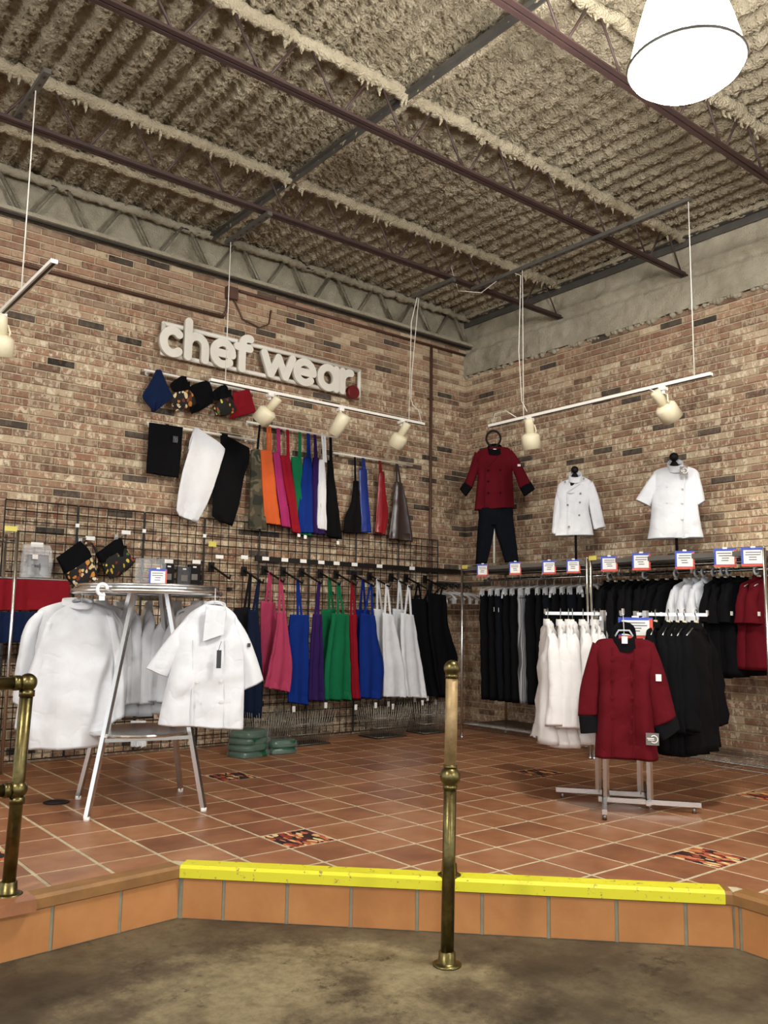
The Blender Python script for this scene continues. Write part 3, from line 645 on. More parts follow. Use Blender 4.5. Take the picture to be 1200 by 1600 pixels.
for ch, pa, pb in (('c', 249, 288), ('h', 287, 328), ('e', 328, 370), ('f', 367, 396), ('w', 408, 464), ('e', 459, 497), ('a', 497, 533), ('r', 531, 555)):
    x0 = ony(pa, 560, -.145).x; x1 = ony(pb, 560+(pb-pa)*.2, -.145).x
    wd, paths = LET[ch]; k = (x1-x0)/S/wd; paths = [[(a*k, c) for a, c in p] for p in paths]
    o = mesh('letter', stroke_mb(paths, x0, 3.300, -.112, -.135, SW), 'sign_white', sg); o['label'] = 'white letter '+ch
    mesh('letter_side', stroke_mb(paths, x0, 3.300, -.095, -.1085, SW), 'sign_edge', o)
p = ony(554, 612, -.15); b = MB(); b.lathe([(.001, 0), (.068, 0), (.068, .05), (.063, .054), (.001, .054)], V((p.x, -.09, p.z)), NL, 28); mesh('red_dot', b, 'sign_red', sg, False)['label'] = 'round dark red full stop'
# --- white wall rods
def rod(pa, pb, label):
    p, q = Lp(*pa, .10), Lp(*pb, .10); p.z = q.z = (p.z+q.z)/2
    t = thing('display_rod', label, 'rod', (p+q)/2, 'white wall rods'); b = MB(); b.cyl(p, q, .011, 12); mesh('bar', b, 'white_paint', t, True)
    for f in (.06, .94):
        c = p+(q-p)*f; b = MB(); b.cyl(c, V((c.x, -.012, c.z)), .008, 8); b.cyl(V((c.x, -.02, c.z)), V((c.x, -.008, c.z)), .022, 12); mesh('wall_bracket', b, 'white_paint', t, True)
    return p.z
zr1 = rod((225, 577), (400, 614), 'white wall rod holding the folded bandanas'); zr2 = rod((230, 657), (402, 692), 'white wall rod holding three waist aprons')
zr3 = rod((385, 658), (533, 686), 'white wall rod holding the bright bib aprons'); zr4 = rod((520, 710), (644, 725), 'white wall rod holding the shiny aprons near the corner')
def wallcloth(name, label, cat, rows, mat, off=.12, t_=.018, group=None, strap=None, k=6., fold=.012, strapmat=None, extra=None, wr=.006, seed=None, zrod=None, pw=.55, linear=False):
    R_ = [(Lp(*a, off), Lp(*c, off)) for a, c in rows]; c0 = (R_[0][0]+R_[0][1])/2; bot = (R_[-1][0]+R_[-1][1])/2
    t = thing(name, label, cat, V((bot.x, -off, bot.z)), group); b = MB(); seed = seed if seed is not None else rnd.uniform(0, 9)
    b.garment(R_, NL, t_, 26, 28, fold, k, wr, seed, pw, linear=linear); o = mesh('cloth_panel', b, mat, t, True)
    if strap:
        for q, (pa, pb) in enumerate(strap):
            p0, p1 = Lp(*pa, off), Lp(*pb, off)
            if zrod: p1 = V((p1.x, -.10, zrod+.013))
            b = MB(); w = .011; sd = V((w, 0, 0)); f = [p0+V((0, .0, -.02)), p0+(p1-p0)*.5, p1]
            b.quad_strip([[x-sd, x-sd+NL*.004, x+sd+NL*.004, x+sd] for x in f], True, True, True); mesh('neck_strap', b, strapmat or mat, t)
    return t
def loop_over(t, px, py, zrod, mat, w=.03):
    p = Lp(px, py, .10); b = MB(); pts = [V((p.x, -.10+.016*math.cos(a), zrod+.016*math.sin(a))) for a in [2*math.pi*k/14 for k in range(14)]]
    b.quad_strip([[V((q.x-w/2, q.y, q.z)) for q in pts], [V((q.x+w/2, q.y, q.z)) for q in pts]]); mesh('tie_loop', b, mat, t, True)
BD = 'folded bandanas on the wall rod'
t = wallcloth('bandana', 'navy bandana folded into a diamond on the wall rod', 'bandana', [((244, 578), (252, 579)), ((233, 600), (259, 597)), ((222, 618), (266, 612)), ((228, 630), (268, 622)), ((240, 644), (246, 640))], 'c_navy2', .13, .02, BD, fold=.012); loop_over(t, 247, 579, zr1, 'c_black')
t = wallcloth('bandana', 'black bandana with a beer mug print on the wall rod', 'bandana', [((282, 588), (290, 590)), ((266, 600), (294, 600)), ((270, 612), (297, 610))], 'c_black', .125, .016, BD)
b = MB(); b.garment([(Lp(*a, .135), Lp(*c, .135)) for a, c in [((272, 614), (296, 609)), ((267, 628), (303, 618)), ((269, 634), (307, 630)), ((274, 643), (303, 634))]], NL, .016, 16, 24, .004, 4, .005, 3); mesh('printed_pocket', b, 'print_mugs', t, True); loop_over(t, 288, 589, zr1, 'c_black')
t = wallcloth('bandana', 'plain black bandana between the two printed ones', 'bandana', [((316, 596), (327, 597)), ((297, 604), (332, 612)), ((298, 620), (333, 628)), ((296, 640), (332, 630)), ((299, 647), (310, 643))], 'c_black', .118, .016, BD); loop_over(t, 321, 596, zr1, 'c_black')
t = wallcloth('bandana', 'black bandana with a chilli pepper print next to the red one', 'bandana', [((346, 602), (355, 604)), ((332, 613), (358, 613)), ((335, 626), (362, 622))], 'c_black', .128, .016, BD)
b = MB(); b.garment([(Lp(*a, .138), Lp(*c, .138)) for a, c in [((344, 624), (360, 620)), ((338, 632), (366, 632)), ((334, 640), (369, 642)), ((338, 650), (352, 650))]], NL, .016, 16, 24, .004, 4, .005, 5); mesh('printed_pocket', b, 'print_pepper', t, True); loop_over(t, 350, 603, zr1, 'c_black')
t = wallcloth('bandana', 'red bandana at the end of the wall rod', 'bandana', [((362, 614), (389, 608)), ((364, 626), (394, 622)), ((361, 640), (398, 638)), ((357, 656), (400, 644))], 'c_redroll', .12, .016, BD); loop_over(t, 384, 609, zr1, 'c_redroll')
WA = 'waist aprons on the wall rod'
t = wallcloth('waist_apron', 'short square black waist apron with a grey emblem', 'apron', [((233, 660), (286, 668)), ((231, 700), (283, 708)), ((229, 739), (279, 747))], 'c_black', .115, .009, WA, fold=.008, k=5); loop_over(t, 261, 662, zr2, 'c_black')
p, q = Lp(271, 683, .14), Lp(277, 690, .14); b = MB(); b.box((p+q)/2, (.045, .004, .055)); lb = mesh('emblem_patch', b, 'tag_dark', t); b = MB(); c = (p+q)/2; b.tube([c+V((.008+.012*math.cos(a), -.004, -.006+.012*math.sin(a))) for a in [2*math.pi*i/12 for i in range(12)]], .002, 5, True); b.box(c+V((-.01, -.004, .012)), (.016, .003, .004)); mesh('emblem', b, 'tag_grey', lb)
t = wallcloth('waist_apron', 'white waist apron hung from one corner of the rod', 'apron', [((304, 668), (309, 669)), ((296, 700), (343, 692)), ((285, 735), (352, 702)), ((278, 770), (341, 740)), ((275, 797), (325, 785)), ((280, 806), (307, 818))], 'c_white', .135, .009, WA, fold=.014, k=3.2, linear=True, pw=.35)
loop_over(t, 305, 668, zr2, 'c_white', .05); wire(t, None, None, .006, 'tie_string', 'c_white', [Lp(303, 672, .13), Lp(297, 690, .13), Lp(295, 702, .13)])
t = wallcloth('waist_apron', 'long black waist apron hung from one corner of the rod', 'apron', [((345, 680), (356, 682)), ((344, 705), (391, 700)), ((340, 735), (390, 722)), ((333, 770), (382, 745)), ((332, 806), (375, 790)), ((345, 816), (364, 822))], 'c_black', .122, .009, WA, fold=.012, k=3.6, linear=True, pw=.35); loop_over(t, 350, 680, zr2, 'c_black', .06)
BA = 'bib aprons on the wall rods'
def bib(label, mat, rows, straps, off, zrod, **kw): return wallcloth('bib_apron', label, 'apron', rows, mat, off, .016, BA, straps, zrod=zrod, **kw)
bib('camouflage bib apron on the wall rod', 'camo', [((392, 703), (406, 702)), ((391, 740), (408, 738)), ((389, 790), (412, 790)), ((387, 822), (416, 824)), ((390, 827), (414, 827))], [((402, 704), (408, 668))], .125, zr3, strapmat='c_black2')
bib('orange bib apron on the wall rod', 'c_orange', [((407, 703), (424, 704)), ((409, 745), (429, 745)), ((412, 790), (434, 790)), ((415, 818), (439, 821))], [((419, 704), (421, 668)), ((423, 704), (425, 668))], .14, zr3, fold=.006)
bib('magenta bib apron on the wall rod', 'c_magenta', [((426, 707), (437, 708)), ((429, 745), (443, 745)), ((435, 790), (449, 790)), ((439, 823), (454, 825))], [((434, 709), (436, 667)), ((437, 709), (438, 667))], .13, zr3)
bib('red cotton bib apron beside the magenta one', 'c_red', [((438, 711), (452, 712)), ((443, 748), (458, 748)), ((452, 800), (466, 800)), ((456, 832), (471, 835))], [((449, 712), (452, 670)), ((451, 712), (453, 670))], .138, zr3)
bib('green bib apron on the wall rod', 'c_green', [((455, 714), (470, 714)), ((457, 748), (474, 748)), ((463, 800), (482, 800)), ((468, 836), (486, 838))], [((467, 715), (470, 673)), ((469, 715), (471, 673))], .125, zr3)
bib('blue cotton bib apron on the wall rod', 'c_blue', [((475, 715), (486, 716)), ((471, 752), (487, 752)), ((467, 800), (487, 800)), ((470, 833), (489, 833))], [((481, 716), (484, 675)), ((484, 716), (486, 675))], .14, zr3)
bib('purple bib apron on the wall rod', 'c_purple', [((489, 715), (498, 716)), ((488, 752), (498, 752)), ((487, 800), (504, 800)), ((489, 834), (509, 836))], [((492, 716), (494, 676)), ((495, 716), (495, 676))], .13, zr3)
bib('white bib apron on the wall rod', 'c_white', [((499, 718), (507, 719)), ((497, 752), (509, 752)), ((496, 790), (509, 790)), ((495, 826), (510, 829))], [((506, 719), (507, 681)), ((509, 719), (511, 681))], .145, zr3, fold=.004)
bib('black bib apron at the corner end of the bright apron rod', 'c_black', [((512, 719), (519, 720)), ((511, 752), (523, 752)), ((510, 800), (529, 800)), ((510, 838), (533, 843))], [((516, 721), (519, 682)), ((518, 721), (520, 682))], .135, zr3)
bib('black cotton apron behind the shiny blue apron', 'c_black', [((553, 751), (560, 752)), ((549, 785), (561, 785)), ((540, 806), (563, 806)), ((538, 833), (564, 834))], [((555, 753), (556, 713))], .12, zr4)
bib('shiny blue vinyl apron rolled narrow', 'vinyl_blue', [((560, 733), (573, 733)), ((562, 770), (575, 770)), ((564, 810), (578, 810)), ((565, 832), (580, 832))], [((567, 734), (570, 715)), ((571, 734), (571, 715))], .14, zr4, pw=.9, fold=.004)
bib('shiny red vinyl apron rolled narrow', 'vinyl_red', [((592, 737), (600, 737)), ((590, 770), (602, 770)), ((588, 805), (606, 802)), ((587, 832), (601, 836))], [((594, 738), (596, 719)), ((596, 738), (597, 719))], .135, zr4, pw=.9, fold=.006)
bib('dark brown vinyl apron spreading towards its hem', 'vinyl_brown', [((618, 752), (628, 755)), ((615, 780), (633, 780)), ((611, 815), (640, 815)), ((608, 842), (644, 847))], [((620, 754), (623, 724)), ((626, 755), (624, 724))], .14, zr4, strapmat='tag_dark', fold=.02, k=5)
for k, (px, py) in enumerate([(467, 836), (477, 839), (528, 848)]):
    p = Lp(px, py, .15); b = MB(); b.box(p, (.03, .003, .035)); tag(mesh('price_tag', b, 'paper', loc=p), ['small white tag under the red cotton apron', 'small white tag under the green apron', 'small white tag under the black bib apron'][k], 'tag', 'hem tags on the wall aprons')
# ------------------------------------------------------------------ gridwall
gx = [-4.86, -4.31, -3.76, -3.21, -2.66, -2.11, -1.56, -1.01, -.46]
for i in range(8):
    x0, x1 = gx[i]+.004, gx[i+1]-.004; z0, z1 = .03, 1.955+.0; Y = -.055
    t = thing('wire_gridwall', 'black wire grid panel on the left wall, '+ORD[i]+' from the left', 'grid panel', ((x0+x1)/2, Y, z0), 'black gridwall panels')
    b = MB(); 
    for x in (x0, x1): b.tube([(x, Y, z0), (x, Y, z1)], .006, 6)
    for z in (z0, z1): b.tube([(x0, Y, z), (x1, Y, z)], .005, 6)
    mesh('frame', b, 'black_metal', t)
    b = MB(); n = 7
    for k in range(1, n): x = x0+(x1-x0)*k/n; b.tube([(x, Y, z0), (x, Y, z1)], .0038, 5)
    nz = 25
    for k in range(1, nz): z = z0+(z1-z0)*k/nz; b.tube([(x0, Y-.005, z), (x1, Y-.005, z)], .0042, 5)
    tag(mesh('wires', b, 'black_metal', t), kind='stuff')
    b = MB()
    for z in (.5, 1.35): b.box(((x0+x1)/2, Y/2, z), (.03, abs(Y), .03))
    mesh('wall_mounts', b, 'black_metal', t)['kind'] = 'stuff'
    if i in (0, 1, 2):
        b = MB(); b.box((x1, Y-.01, 1.80), (.03, .012, .03)); mesh('panel_clip', b, 'paper', t)
t = thing('label_rail', 'black rail with white price labels along the grid panels', 'rail', (-1.4, -.08, 1.63))
b = MB(); b.box((-1.40, -.075, 1.632), (2.62, .018, .045)); mesh('rail', b, 'black_metal', t)
for px in (382, 415, 445, 474, 502, 526, 554, 593, 644):
    p = Lp(px, 873+(px-400)*.0615, .088); b = MB(); b.box((p.x, -.088, 1.636), (.07, .004, .034)); mesh('price_label', b, 'paper', t)
for px, py, nm in ((141, 841, 'small white price label above the mug print cap'), (197, 832, 'small white price label above the pepper print cap'), (343, 870, 'small white price label left of the long black hook rail'), (264, 877, 'small white price label beside the acrylic sign holder'), (307, 878, 'small white price label above the black packages')):
    p = Lp(px, py, .07); b = MB(); b.box(p, (.075, .004, .032)); tag(mesh('price_label', b, 'paper', loc=p), nm, 'label', 'labels on the grid panels')
p = Lp(332, 850, .07); b = MB(); b.box(p, (.075, .004, .045)); tag(mesh('yellow_label', b, 'paper_yellow', loc=p), 'yellow label clipped on the grid panel', 'label')
# --- waterfall hooks and hanging aprons
hk = [(330, 884, 'empty, left of the navy aprons'), (381, 891, 'with the navy aprons'), (413, 890, 'with the pink aprons'), (442, 892, 'with the plain blue apron'), (471, 893, 'with the purple apron'), (500, 895, 'with the green aprons'), (525, 896, 'with the red apron'), (553, 898, 'with the stacked blue aprons'), (577, 899, 'with the first white aprons'), (611, 901, 'with the white aprons nearest the black ones'), (634, 902, 'with the first black aprons'), (664, 904, 'with the black aprons near the corner')]
HK = []
for px, py, nm in hk:
    p = Lp(px, py, .066); t = thing('waterfall_hook', 'black sloping hook on the grid '+nm, 'hook', p, 'black grid hooks')
    b = MB(); b.box(p+V((0, -.004, -.01)), (.055, .012, .085)); mesh('bracket', b, 'black_plastic', t)
    tip = p+V((.02, -.30, -.12)); b = MB(); b.tube([p+V((0, -.005, 0)), tip, tip+V((0, -.015, .03))], .010, 8); mesh('arm', b, 'black_metal', t, True); HK.append(p)
def hangap(label, mat, rows, h, f, straps, group, fold=.022, k=6., tagp=None, seed=None, t_=.02):
    base = HK[h]; off = .07+.30*f; hp = base+V((.02*f, -.30*f, -.12*f+.012))
    R_ = [(Lp(*a, off), Lp(*c, off)) for a, c in rows]; bot = (R_[-1][0]+R_[-1][1])/2
    t = thing('bib_apron', label, 'apron', V((bot.x, -off, bot.z)), group); b = MB(); b.garment(R_, NL, t_, 26, 30, fold, k, .008, seed if seed is not None else rnd.uniform(0, 9)); mesh('cloth_panel', b, mat, t, True)
    for sx in straps:
        p0 = R_[0][0]+(R_[0][1]-R_[0][0])*sx; b = MB(); w = V((.012, 0, 0)); top = hp+V((.012*(sx-.5), 0, 0))
        b.quad_strip([[x-w, x-w+NL*.004, x+w+NL*.004, x+w] for x in (p0-UPV*.02, p0+(top-p0)*.6, top)], True, True, True); mesh('neck_strap', b, mat, t)
    if tagp:
        p = Lp(*tagp, off+.01); b = MB(); b.box(p, (.03, .003, .05)); mesh('hem_tag', b, 'paper', t)
HA = 'aprons on the grid hooks'
hangap('black navy apron behind the short sleeved white coat', 'c_charcoal', [((367, 950), (391, 948)), ((366, 1000), (396, 1000)), ((376, 1060), (400, 1060)), ((380, 1110), (404, 1112))], 1, .35, (.6, .9), HA)
hangap('navy apron edge beside the short sleeved white coat', 'c_navy', [((388, 952), (402, 954)), ((386, 1000), (406, 1000)), ((382, 1060), (408, 1060)), ((380, 1122), (407, 1122))], 1, .8, (.5, .9), HA)
hangap('pink apron hanging nearer the grid', 'c_pink', [((407, 939), (430, 942)), ((406, 990), (432, 990)), ((407, 1040), (428, 1040)), ((410, 1062), (424, 1062))], 1+1, .3, (.35, .7), HA)
hangap('pink apron hanging in front with flared hem', 'c_pink', [((433, 956), (446, 957)), ((430, 985), (449, 985)), ((420, 1040), (454, 1040)), ((413, 1074), (451, 1082))], 2, .85, (.2, .85), HA, tagp=None)
hangap('plain blue apron between the pink and the purple aprons', 'c_blue', [((453, 960), (483, 961)), ((451, 1000), (482, 1000)), ((450, 1060), (482, 1060)), ((451, 1098), (482, 1102))], 3, .75, (.4, .6), HA, tagp=(459, 1108))
hangap('purple apron hanging on the grid hook', 'c_purple', [((489, 959), (502, 960)), ((485, 1000), (503, 1000)), ((482, 1060), (504, 1060)), ((481, 1094), (504, 1096))], 4, .9, (.25, .6), HA)
hangap('green apron hanging nearer the grid', 'c_green', [((503, 953), (523, 951)), ((502, 1000), (524, 1000)), ((503, 1060), (528, 1060)), ((508, 1094), (530, 1096))], 5, .45, (.55, .9), HA)
hangap('green apron hanging in front with deep folds', 'c_green', [((518, 958), (545, 960)), ((513, 1000), (545, 1000)), ((506, 1050), (546, 1050)), ((506, 1094), (546, 1094))], 5, .9, (.35, .7), HA, .03, 6, (509, 1102))
hangap('red apron squeezed between green and blue aprons', 'c_red', [((544, 960), (557, 960)), ((545, 1000), (558, 1000)), ((546, 1060), (560, 1060)), ((547, 1092), (562, 1092))], 6, .8, (.3, .8), HA, tagp=(556, 1105))
hangap('rear blue apron of the stacked pair', 'c_blue2', [((556, 952), (577, 953)), ((557, 1000), (582, 1000)), ((560, 1050), (590, 1050)), ((561, 1088), (592, 1090))], 7, .45, (.3, .7), HA)
hangap('front blue apron of the stacked pair', 'c_blue', [((563, 958), (585, 962)), ((562, 1000), (590, 1000)), ((562, 1040), (598, 1040)), ((562, 1091), (596, 1093))], 7, .85, (.25, .85), HA, tagp=(587, 1102))
hangap('white apron beside the blue aprons, nearer the grid', 'c_white', [((584, 951), (601, 953)), ((586, 1000), (612, 1000)), ((594, 1050), (622, 1050)), ((596, 1088), (624, 1088))], 8, .4, (.3, .75), HA, tagp=(607, 1100))
hangap('white apron beside the blue aprons, in front', 'c_white', [((598, 957), (613, 961)), ((598, 1000), (622, 1000)), ((600, 1050), (632, 1050)), ((600, 1089), (635, 1090))], 8, .85, (.2, .8), HA, .014, tagp=(614, 1104))
hangap('white apron beside the black aprons, nearer the grid', 'c_white', [((613, 951), (632, 953)), ((615, 1000), (642, 1000)), ((624, 1050), (650, 1050)), ((628, 1086), (655, 1087))], 9, .4, (.4, .8), HA, tagp=(648, 1093))
hangap('white apron beside the black aprons, in front', 'c_white', [((626, 958), (646, 961)), ((626, 1000), (652, 1000)), ((628, 1050), (660, 1050)), ((634, 1089), (665, 1091))], 9, .85, (.3, .8), HA, .014, tagp=(660, 1098))
hangap('black apron right next to the white aprons', 'c_black', [((640, 935), (665, 936)), ((645, 1000), (675, 1000)), ((652, 1050), (688, 1050)), ((658, 1086), (690, 1090))], 10, .6, (.3, .7), HA, tagp=(668, 1091))
hangap('black apron in the middle of the black bunch', 'c_black2', [((655, 940), (676, 942)), ((660, 1000), (690, 1000)), ((666, 1050), (700, 1050)), ((672, 1088), (698, 1090))], 11, .35, (.3, .7), HA, tagp=(681, 1097))
hangap('black apron closest to the room corner', 'c_black', [((668, 926), (696, 930)), ((670, 980), (700, 980)), ((676, 1030), (712, 1030)), ((686, 1086), (704, 1088))], 11, .85, (.3, .7), HA)
# ================================================================== GARMENT BUILDERS
def collar(t, c, nrm, rx, ry, h, mat, n=20, tilt=.35, name='collar'):
    nrm = V(nrm); sd = UPV.cross(nrm).normalized(); mb = MB(); rings = []
    for k, (s, dz) in enumerate(((1.12, -h*.5), (1.05, 0), (1.0, h*.5), (.90, h*.45), (.88, -h*.2))):
        rings.append([c+sd*(rx*s*math.cos(a))+nrm*(ry*s*math.sin(a))+UPV*(dz-tilt*h*math.sin(a)) for a in [2*math.pi*i/n for i in range(n)]])
    mb.quad_strip(rings); return mesh(name, mb, mat, t, True)
def button(t, p, nrm, r, mat):
    b = MB(); b.cyl(p-nrm*.004, p+nrm*.004, r, 10); mesh('button', b, mat, t)
def fjacket(label, pt, body, sleeves, mat, group=None, cuffs=None, cuffmat=None, col=None, colmat=None, th=.07, sth=.04, fold=.018, k=4.5, seed=1, buttons=None, btnmat='paper', placket=None, off=0., sfold=.008):
    n = facing(pt); pt = V(pt); P = lambda a, o=0.: onp(a[0], a[1], pt+n*o, n)
    bot = (P(body[-1][0])+P(body[-1][1]))/2; t = thing('chef_coat', label, 'chef coat', bot, group)
    ths = [th*.22, th*.5, th*.9]+[th]*(len(body)-3)
    b = MB(); b.garment([(P(a), P(c), q) for (a, c), q in zip(body, ths)], n, th, 40, 44, fold, k, .016, seed, .6); bo = mesh('body', b, mat, t, True)
    for i, rows in enumerate(sleeves):
        b = MB(); b.garment([(P(a, .01), P(c, .01), sth*(1 if j else .7)) for j, (a, c) in enumerate(rows)], n, sth, 22, 22, sfold, 3, .008, seed+i+1, .7); sl = mesh('sleeve', b, mat, t, True)
        if cuffs:
            b = MB(); b.garment([(P(a, .01), P(c, .01), sth*1.12) for a, c in cuffs[i]], n, sth*1.12, 10, 22, .004, 3, .004, seed+i, .7); mesh('cuff', b, cuffmat or mat, sl, True)
    if col:
        (cx, cy), rx, h = col; c = P((cx, cy)); sc = (c-CAM).length/FPX; collar(t, c, n, rx*sc, max(rx*sc*.9, th*.86), h*sc, colmat or mat, tilt=.75)
    if placket:
        for a, c in placket:
            b = MB(); p, q = P(a, th*.93+fold*.3), P(c, th*.93+fold*.3); b.tube([p, (p+q)/2, q], .0035, 5); mesh('placket_seam', b, mat, bo)
    if buttons:
        for p in buttons: button(t, P(p, th+fold*.5), n, .009, btnmat)
    return t, P, n
def logo_tag(t, P, px0, py0, px1, py1, o, mat='tag_grey', ring=True):
    p, q = P((px0, py0), o), P((px1, py1), o); c = (p+q)/2; n = (CAM-c); n.z = 0; n.normalize(); sd = UPV.cross(n); w = abs((q-p).dot(sd)); h = abs((q-p).z)
    b = MB(); b.box(c, (w, .003, h), (sd, n, UPV)); o_ = mesh('hang_tag', b, mat, t)
    if ring:
        b = MB(); r = h*.30; cc = c+sd*w*.12+n*.004; b.tube([cc+sd*(r*math.cos(a))+UPV*(r*math.sin(a)) for a in [math.pi*(-.75+1.5*i/14) for i in range(15)]], h*.045, 5)
        b.box(c+n*.003-sd*w*.14+UPV*h*.06, (w*.55, .002, h*.07), (sd, n, UPV)); b.box(c+n*.003-sd*w*.1-UPV*h*.07, (w*.5, .002, h*.06), (sd, n, UPV)); mesh('printed_emblem', b, 'paper', o_)
    return o_
def hook_mb(b, z0=-.075, r=.02, y=0):
    pts = [V((0, y, z0)), V((0, y, -.03))]+[V((r*math.cos(a)-0, y, r*math.sin(a)-.0)) for a in [math.radians(d) for d in (-80, -40, 0, 40, 80, 120, 160, 190)]]
    b.tube([V((p.x, p.y, p.z)) for p in pts], .0025, 6)
def jacket_proto(label, mat, group, short=False, length=.78, seed=0, cuffmat=None, colmat=None, tagm=None, th=.055, wide=1.):
    t = thing('chef_coat', label, 'chef coat', (0, 0, 0), group); ny = V((0, 1, 0)); X = lambda x, z, y=0: V((x*wide, y, z))
    b = MB(); b.garment([(X(-.06, -.07), X(.06, -.07), .010), (X(-.15, -.10), X(.15, -.10), .014), (X(-.21, -.14), X(.21, -.14), th*.42), (X(-.225, -.26), X(.225, -.26), th*.75), (X(-.225, -.5), X(.225, -.5), th*1.1), (X(-.24, -length), X(.24, -length), th*1.5)], ny, th, 26, 28, .02, 5, .016, seed, .6); mesh('body', b, mat, t, True, True)
    for s in (-1, 1):
        e = -.42 if short else -.70
        b = MB(); b.garment([(X(s*.16, -.125, .0), X(s*.215, -.15, .0), .018), (X(s*.19, -.26, .012), X(s*.27, -.25, .012), .036), (X(s*.20, (e-.26)/2-.06, .02), X(s*.30, (e-.26)/2-.05, .02), .05), (X(s*.20, e, .02), X(s*.30, e+.02, .02), .05)], ny, .05, 18, 20, .012, 3, .016, seed+s+4, .8); sl = mesh('sleeve', b, mat, t, True, True)
        if cuffmat:
            b = MB(); b.garment([(X(s*.195, e+.08, .02), X(s*.305, e+.10, .02), .058), (X(s*.195, e-.01, .02), X(s*.305, e+.01, .02), .056)], ny, .05, 4, 20, 0, 3, .004, seed, .8); mesh('cuff', b, cuffmat, sl, True, True)
    b = MB(); rings = [[V((.075*k_*math.cos(a), .024*k_*math.sin(a), z-.008*math.sin(a))) for a in [2*math.pi*i/16 for i in range(16)]] for k_, z in ((1.1, -.095), (1.0, -.055), (.9, -.057), (.88, -.09))]; b.quad_strip(rings); mesh('collar', b, colmat or mat, t, True, True)
    b = MB(); hook_mb(b); b.tube([(-.19, 0, -.14), (-.10, 0, -.10), (0, 0, -.075), (.10, 0, -.10), (.19, 0, -.14)], .006, 6); mesh('hanger', b, 'wire_chrome', t, True, True)
    b = MB(); b.box((0, 0, -.062), (.02, .022, .028)); mesh('hanger_neck', b, 'cream', t, False, True)
    if tagm:
        b = MB(); b.box((.27, .075, -.34), (.025, .004, .03)); mesh('sleeve_label', b, tagm, t, False, True)
    return t
def place(proto, spots, labels, group=None):
    out = []
    for i, (loc, rz) in enumerate(spots):
        if i == 0: proto.location = loc; proto.rotation_euler = (0, 0, rz); proto['label'] = labels[0]; out.append(proto)
        else: out.append(dup(proto, loc, rz, labels[i]))
        out[-1].scale = (rnd.uniform(.95, 1.05), rnd.uniform(.9, 1.15), rnd.uniform(.97, 1.02))
    return out
# ================================================================== RIGHT WALL RACK
XF, XR, XM = -.825, -.215, -.52
def wire_deck(t, y0, y1, z, name='wire_deck'):
    b = MB(); n = int(abs(y1-y0)/.034)
    for k in range(n+1): y = y0+(y1-y0)*k/n; b.tube([(XF, y, z), (XR, y, z)], .0022, 4)
    for x in (XF+.1, (XF+XR)/2, XR-.1): b.tube([(x, y0, z-.006), (x, y1, z-.006)], .003, 4)
    for x in (XF, XR):
        for dz in (0, -.035): b.tube([(x, y0, z+dz), (x, y1, z+dz)], .0035, 5)
        m_ = n; pts = [V((x, y0+(y1-y0)*k/m_, z-(0 if k % 2 else .035))) for k in range(m_+1)]; b.tube(pts, .0022, 4)
    tag(mesh(name, b, 'wire_chrome', t, True), kind='stuff')
def rack(y0, y1, label):
    t = thing('wire_shelving', label, 'shelving', (XM, (y0+y1)/2, 0), 'chrome shelving units on the right wall')
    for x in (XF, XR):
        for y in (y0, y1):
            b = MB(); b.cyl((x, y, .0), (x, y, 1.63), .0125, 12); b.cyl((x, y, 1.63), (x, y, 1.64), .010, 10); p = mesh('post', b, 'chrome', t, True)
            b = MB(); b.cyl((x, y, .0), (x, y, .02), .018, 10); mesh('foot', b, 'chrome', p, True)
    wire_deck(t, y0, y1, 1.575); wire_deck(t, y0, y1, .13, 'bottom_wire_deck')
    b = MB(); b.box(((XF+XR)/2-.0, (y0+y1)/2, 1.60), (abs(XF-XR)+.02, abs(y1-y0)-.035, .036)); mesh('top_board', b, 'grey_board', t)
    b = MB(); b.cyl((XM, y0, ZROD), (XM, y1, ZROD), .0125, 12); mesh('hang_rod', b, 'chrome', t, True)
    for y in (y0+.06, (y0+y1)/2, y1-.06):
        if y == y0+.06: y = y0-.06
        if y == y1-.06: y = y1+.06
        b = MB(); b.cyl((XM, y, ZROD), (XM, y, 1.575), .006, 8); b.box((XM, y, ZROD+.01), (.03, .02, .035)); mesh('rod_drop', b, 'chrome', t)
    return t
ZROD = (onx(747, 907, XM).z+onx(917, 901, XM).z)/2
rack(-.798, -2.295, 'chrome wire shelving unit nearest the corner holding black trousers'); rack(-2.335, -3.815, 'chrome wire shelving unit at the right edge holding chef coats')
for k, (px, py) in enumerate([(726, 886), (926, 872)]):
    p = onx(px, py, XF-.02); b = MB(); b.box(p, (.004, .075, .035)); tag(mesh('yellow_label', b, 'paper_yellow', loc=p), ['yellow label on the corner post of the shelving', 'yellow label between the two shelving units'][k], 'label', 'yellow shelf labels')
